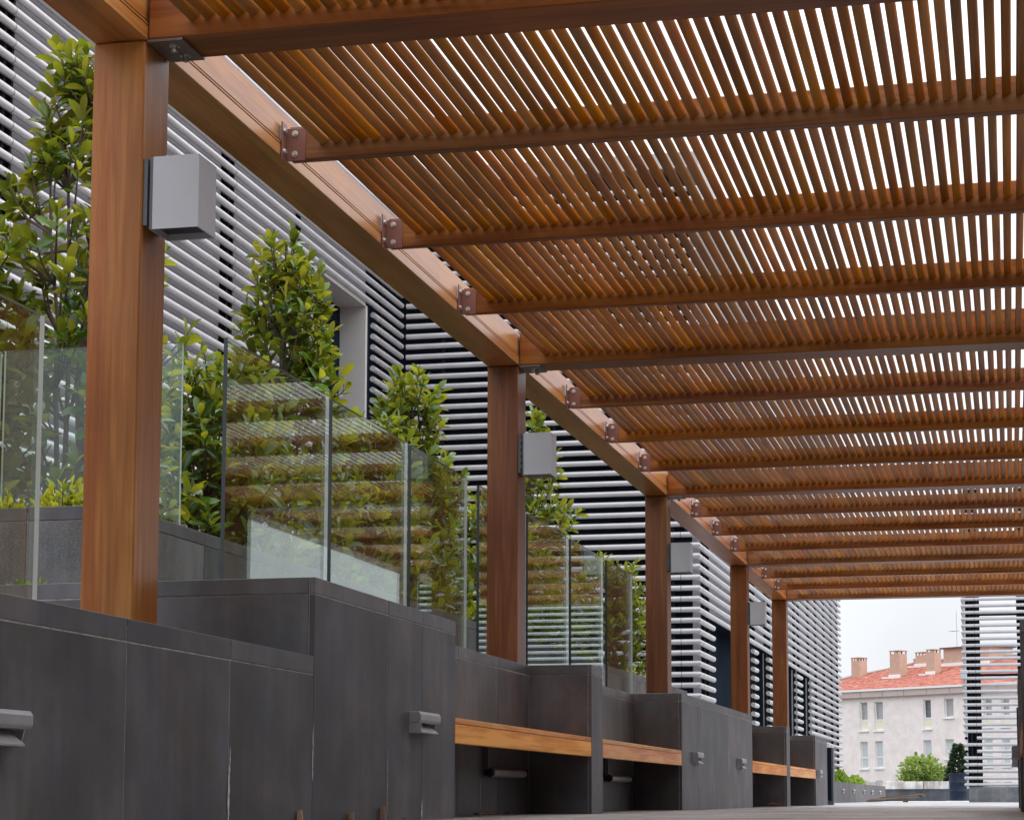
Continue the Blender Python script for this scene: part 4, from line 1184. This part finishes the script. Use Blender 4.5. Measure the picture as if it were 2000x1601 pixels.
SM = [(.05, .022, .1, .3), (.045, .024, .25, .2)]
def small_shrub(name, label, cat, base, rx, ry, h, n, seed, mat, group, ls=1.0, nl=7, geos=SM):
    rg = random.Random(seed); base = Vector(base)
    t = thing(name, label, cat, tuple(base), group)
    br = MB(); items = []
    for k in range(n):
        th = rg.uniform(0, 6.28); e = math.sqrt(rg.random())
        hh = h * (1 - e * e * .75) * rg.uniform(.55, 1.0)
        tip = Vector((rx * e * math.cos(th), ry * e * math.sin(th), hh))
        br.tube([(tip.x * .2, tip.y * .2, -.02), tip * .6, tip], [.004, .003, .002], 4)
        ax = Vector((tip.x * .8, tip.y * .8, h * .6))
        whorl(rg, tip, ax, nl, items, spread=(.15, 1.25), sc=(.75 * ls, 1.1 * ls), nv=len(geos))
        whorl(rg, tip * .8, ax, nl - 2, items, spread=(.5, 1.3), sc=(.7 * ls, 1.0 * ls), nv=len(geos))
    obj('stem', br, bark_m, t, origin=(0, 0, 0)).location = (0, 0, 0)
    joined_leaves(items, geos, mat, 'foliage', t)
    return t
GE = 'small yellow-green shrubs along the planter edge'
small_shrub('golden_shrub', 'golden yellow shrub on the planter corner beside the first post', 'shrub', (-3.95, 7.98, ZP - .08), .17, .12, .26, 34, 21, euon_m, GE)
small_shrub('golden_shrub', 'small green-yellow shrub on the planter at the left edge', 'shrub', (-4.23, 8.0, ZP - .08), .13, .10, .18, 26, 22, euon_m, GE)
for i, (yy, lab, r_) in enumerate(((8.5, 'tiny golden shrub just right of the first post', .10), (9.5, 'tiny golden shrub behind the dark glass edge', .10), (10.6, 'small golden shrub seen through the first glass panel', .16),
                                   (13.1, 'small golden shrub seen through the third glass panel', .14), (15.1, 'small golden shrub beside the second post', .16), (18.9, 'small golden shrub behind the glass right of the second post', .15),
                                   (20.7, 'small golden shrub near the third post', .25))):
    small_shrub('golden_shrub', lab, 'shrub', (-3.86, yy, ZP - .08), r_ * .8, r_ * 1.2, .17 if i < 6 else .22, 20, 30 + i, euon_m, GE)
small_shrub('low_green_plant', 'low bright green plant in the lower planter at the left edge', 'plant', (-3.78, 7.35, ZT - .05), .12, .10, .11, 22, 41, low_m, None)
FL = [(.20, .10, .1, .2)]
def far_crown(name, label, cat, base, H, R_, n, seed, mat, trunk_h, ls, cone=False):
    rg = random.Random(seed); base = Vector(base)
    t = thing(name, label, cat, tuple(base))
    br = MB().tube([(0, 0, -trunk_h), (0, 0, 0), (.05, 0, H * .7)], [.14, .10, .02], 7)
    items = []
    lobes = [(Vector((rg.uniform(-.55, .55) * R_, rg.uniform(-.5, .5) * R_, H * rg.uniform(.1, .7))), rg.uniform(.4, .62)) for _ in range(11)]
    for c, lr in lobes:
        br.tube([(0, 0, -trunk_h * .2), c * .6, c], [.05, .03, .01], 5)
    for k in range(n):
        if cone:
            h = rg.random() ** 1.3; th = rg.uniform(0, 6.28); rr = R_ * (1 - h) * (.55 + .45 * rg.random()) + .05
            p = Vector((rr * math.cos(th), rr * math.sin(th), H * h)); d = Vector((math.cos(th), math.sin(th), rg.uniform(-.7, .1)))
        else:
            c, lr = rg.choice(lobes)
            d = Vector((rg.gauss(0, 1), rg.gauss(0, 1), rg.gauss(.2, 1))).normalized()
            p = c + Vector((d.x * R_ * lr, d.y * R_ * lr, d.z * H * lr * .62)) * rg.uniform(.55, 1.08)
            d = d + Vector((rg.uniform(-.8, .8), rg.uniform(-.8, .8), rg.uniform(-.3, .9)))
        items.append((p, look(d, rg.uniform(-1, 1)), ls * rg.uniform(.7, 1.2), 0))
    obj('trunk', br, bark_m, t, origin=(0, 0, 0)).location = (0, 0, 0)
    joined_leaves(items, FL, mat, 'crown', t)
    return t
far_crown('leafy_tree', 'bright green tree top showing above the far parapet', 'tree', (-4.05, 95, .2), 1.75, 1.35, 2600, 51, far_m, 11.8, 1.0)
far_crown('conifer_tree', 'dark conifer behind the blue drum with reddish top', 'tree', (-2.28, 90, .4), 2.05, .66, 2600, 52, conif_m, 11.6, 1.0, True)
small_shrub('box_hedge', 'trimmed green hedge on the far planter, nearer clump', 'hedge', (-4.05, 48.8, .36), .22, 1.6, .42, 150, 53, low_m, 'hedge clumps on the far planter', 1.9, 7)
small_shrub('box_hedge', 'trimmed green hedge on the far planter, rounded farther clump', 'hedge', (-3.98, 53.2, .36), .22, 1.8, .34, 150, 54, low_m, 'hedge clumps on the far planter', 1.9, 7)

# ================================================================== SMALL DEBRIS
def wedge(label, y_, h, tilt, seed):
    o = link('timber_wedge', MB().prism([(-.010, 0), (.010, 0), (.009, h), (-.007, h * .93)], 'Y', -.008, .008).mesh('timber_wedge', wood_scrap))
    o.location = (XF + .014, y_, 0); o.rotation_euler = (R(tilt), R(-4), R(8)); tag(o, label, 'wedge', 'wooden wedges standing at the wall foot')
wedge('wooden wedge at the foot of the low wall end', 6.78, .052, 0, 1)
wedge('wooden wedge at the foot of the near pier, left of the joint', 7.346, .040, 2, 2)
wedge('tilted wooden wedge on the joint of the near pier', 7.742, .058, 6, 3)
o = link('timber_wedge', MB().box(-.008, .008, -.03, .03, 0, .10).mesh('timber_wedge', wood_scrap)); o.location = (XR + .10, 9.05, .0); o.rotation_euler = (R(-18), 0, R(10)); tag(o, 'wooden offcut leaning in the corner under the nearest bench', 'offcut')
for i, (x_, y_, s_, lab) in enumerate(((XF + .03, 7.98, .03, 'torn orange dry leaf at the foot of the near pier'), (XR + .2, 10.2, .05, 'curled orange dry leaf under the nearest bench'), (XR + .22, 10.6, .035, 'small brown dry leaf under the nearest bench'),
                                       (XF - .03, 22.45, .11, 'heap-like brown dry leaf by the far fin'), (XR + .2, 9.9, .05, 'dark twig-like dry leaf under the nearest bench'))):
    rg = random.Random(60 + i)
    v, f = leaf_geo(s_ * 1.6, s_, .15, .35)
    me = bpy.data.meshes.new('dry_leaf'); me.from_pydata(v, [], f); me.materials.append(litter_m)
    o = link('dry_leaf', me); o.location = (x_, y_, .006); o.rotation_euler = (R(8), R(rg.uniform(-12, 12)), rg.uniform(0, 6)); tag(o, lab, 'dry leaf')
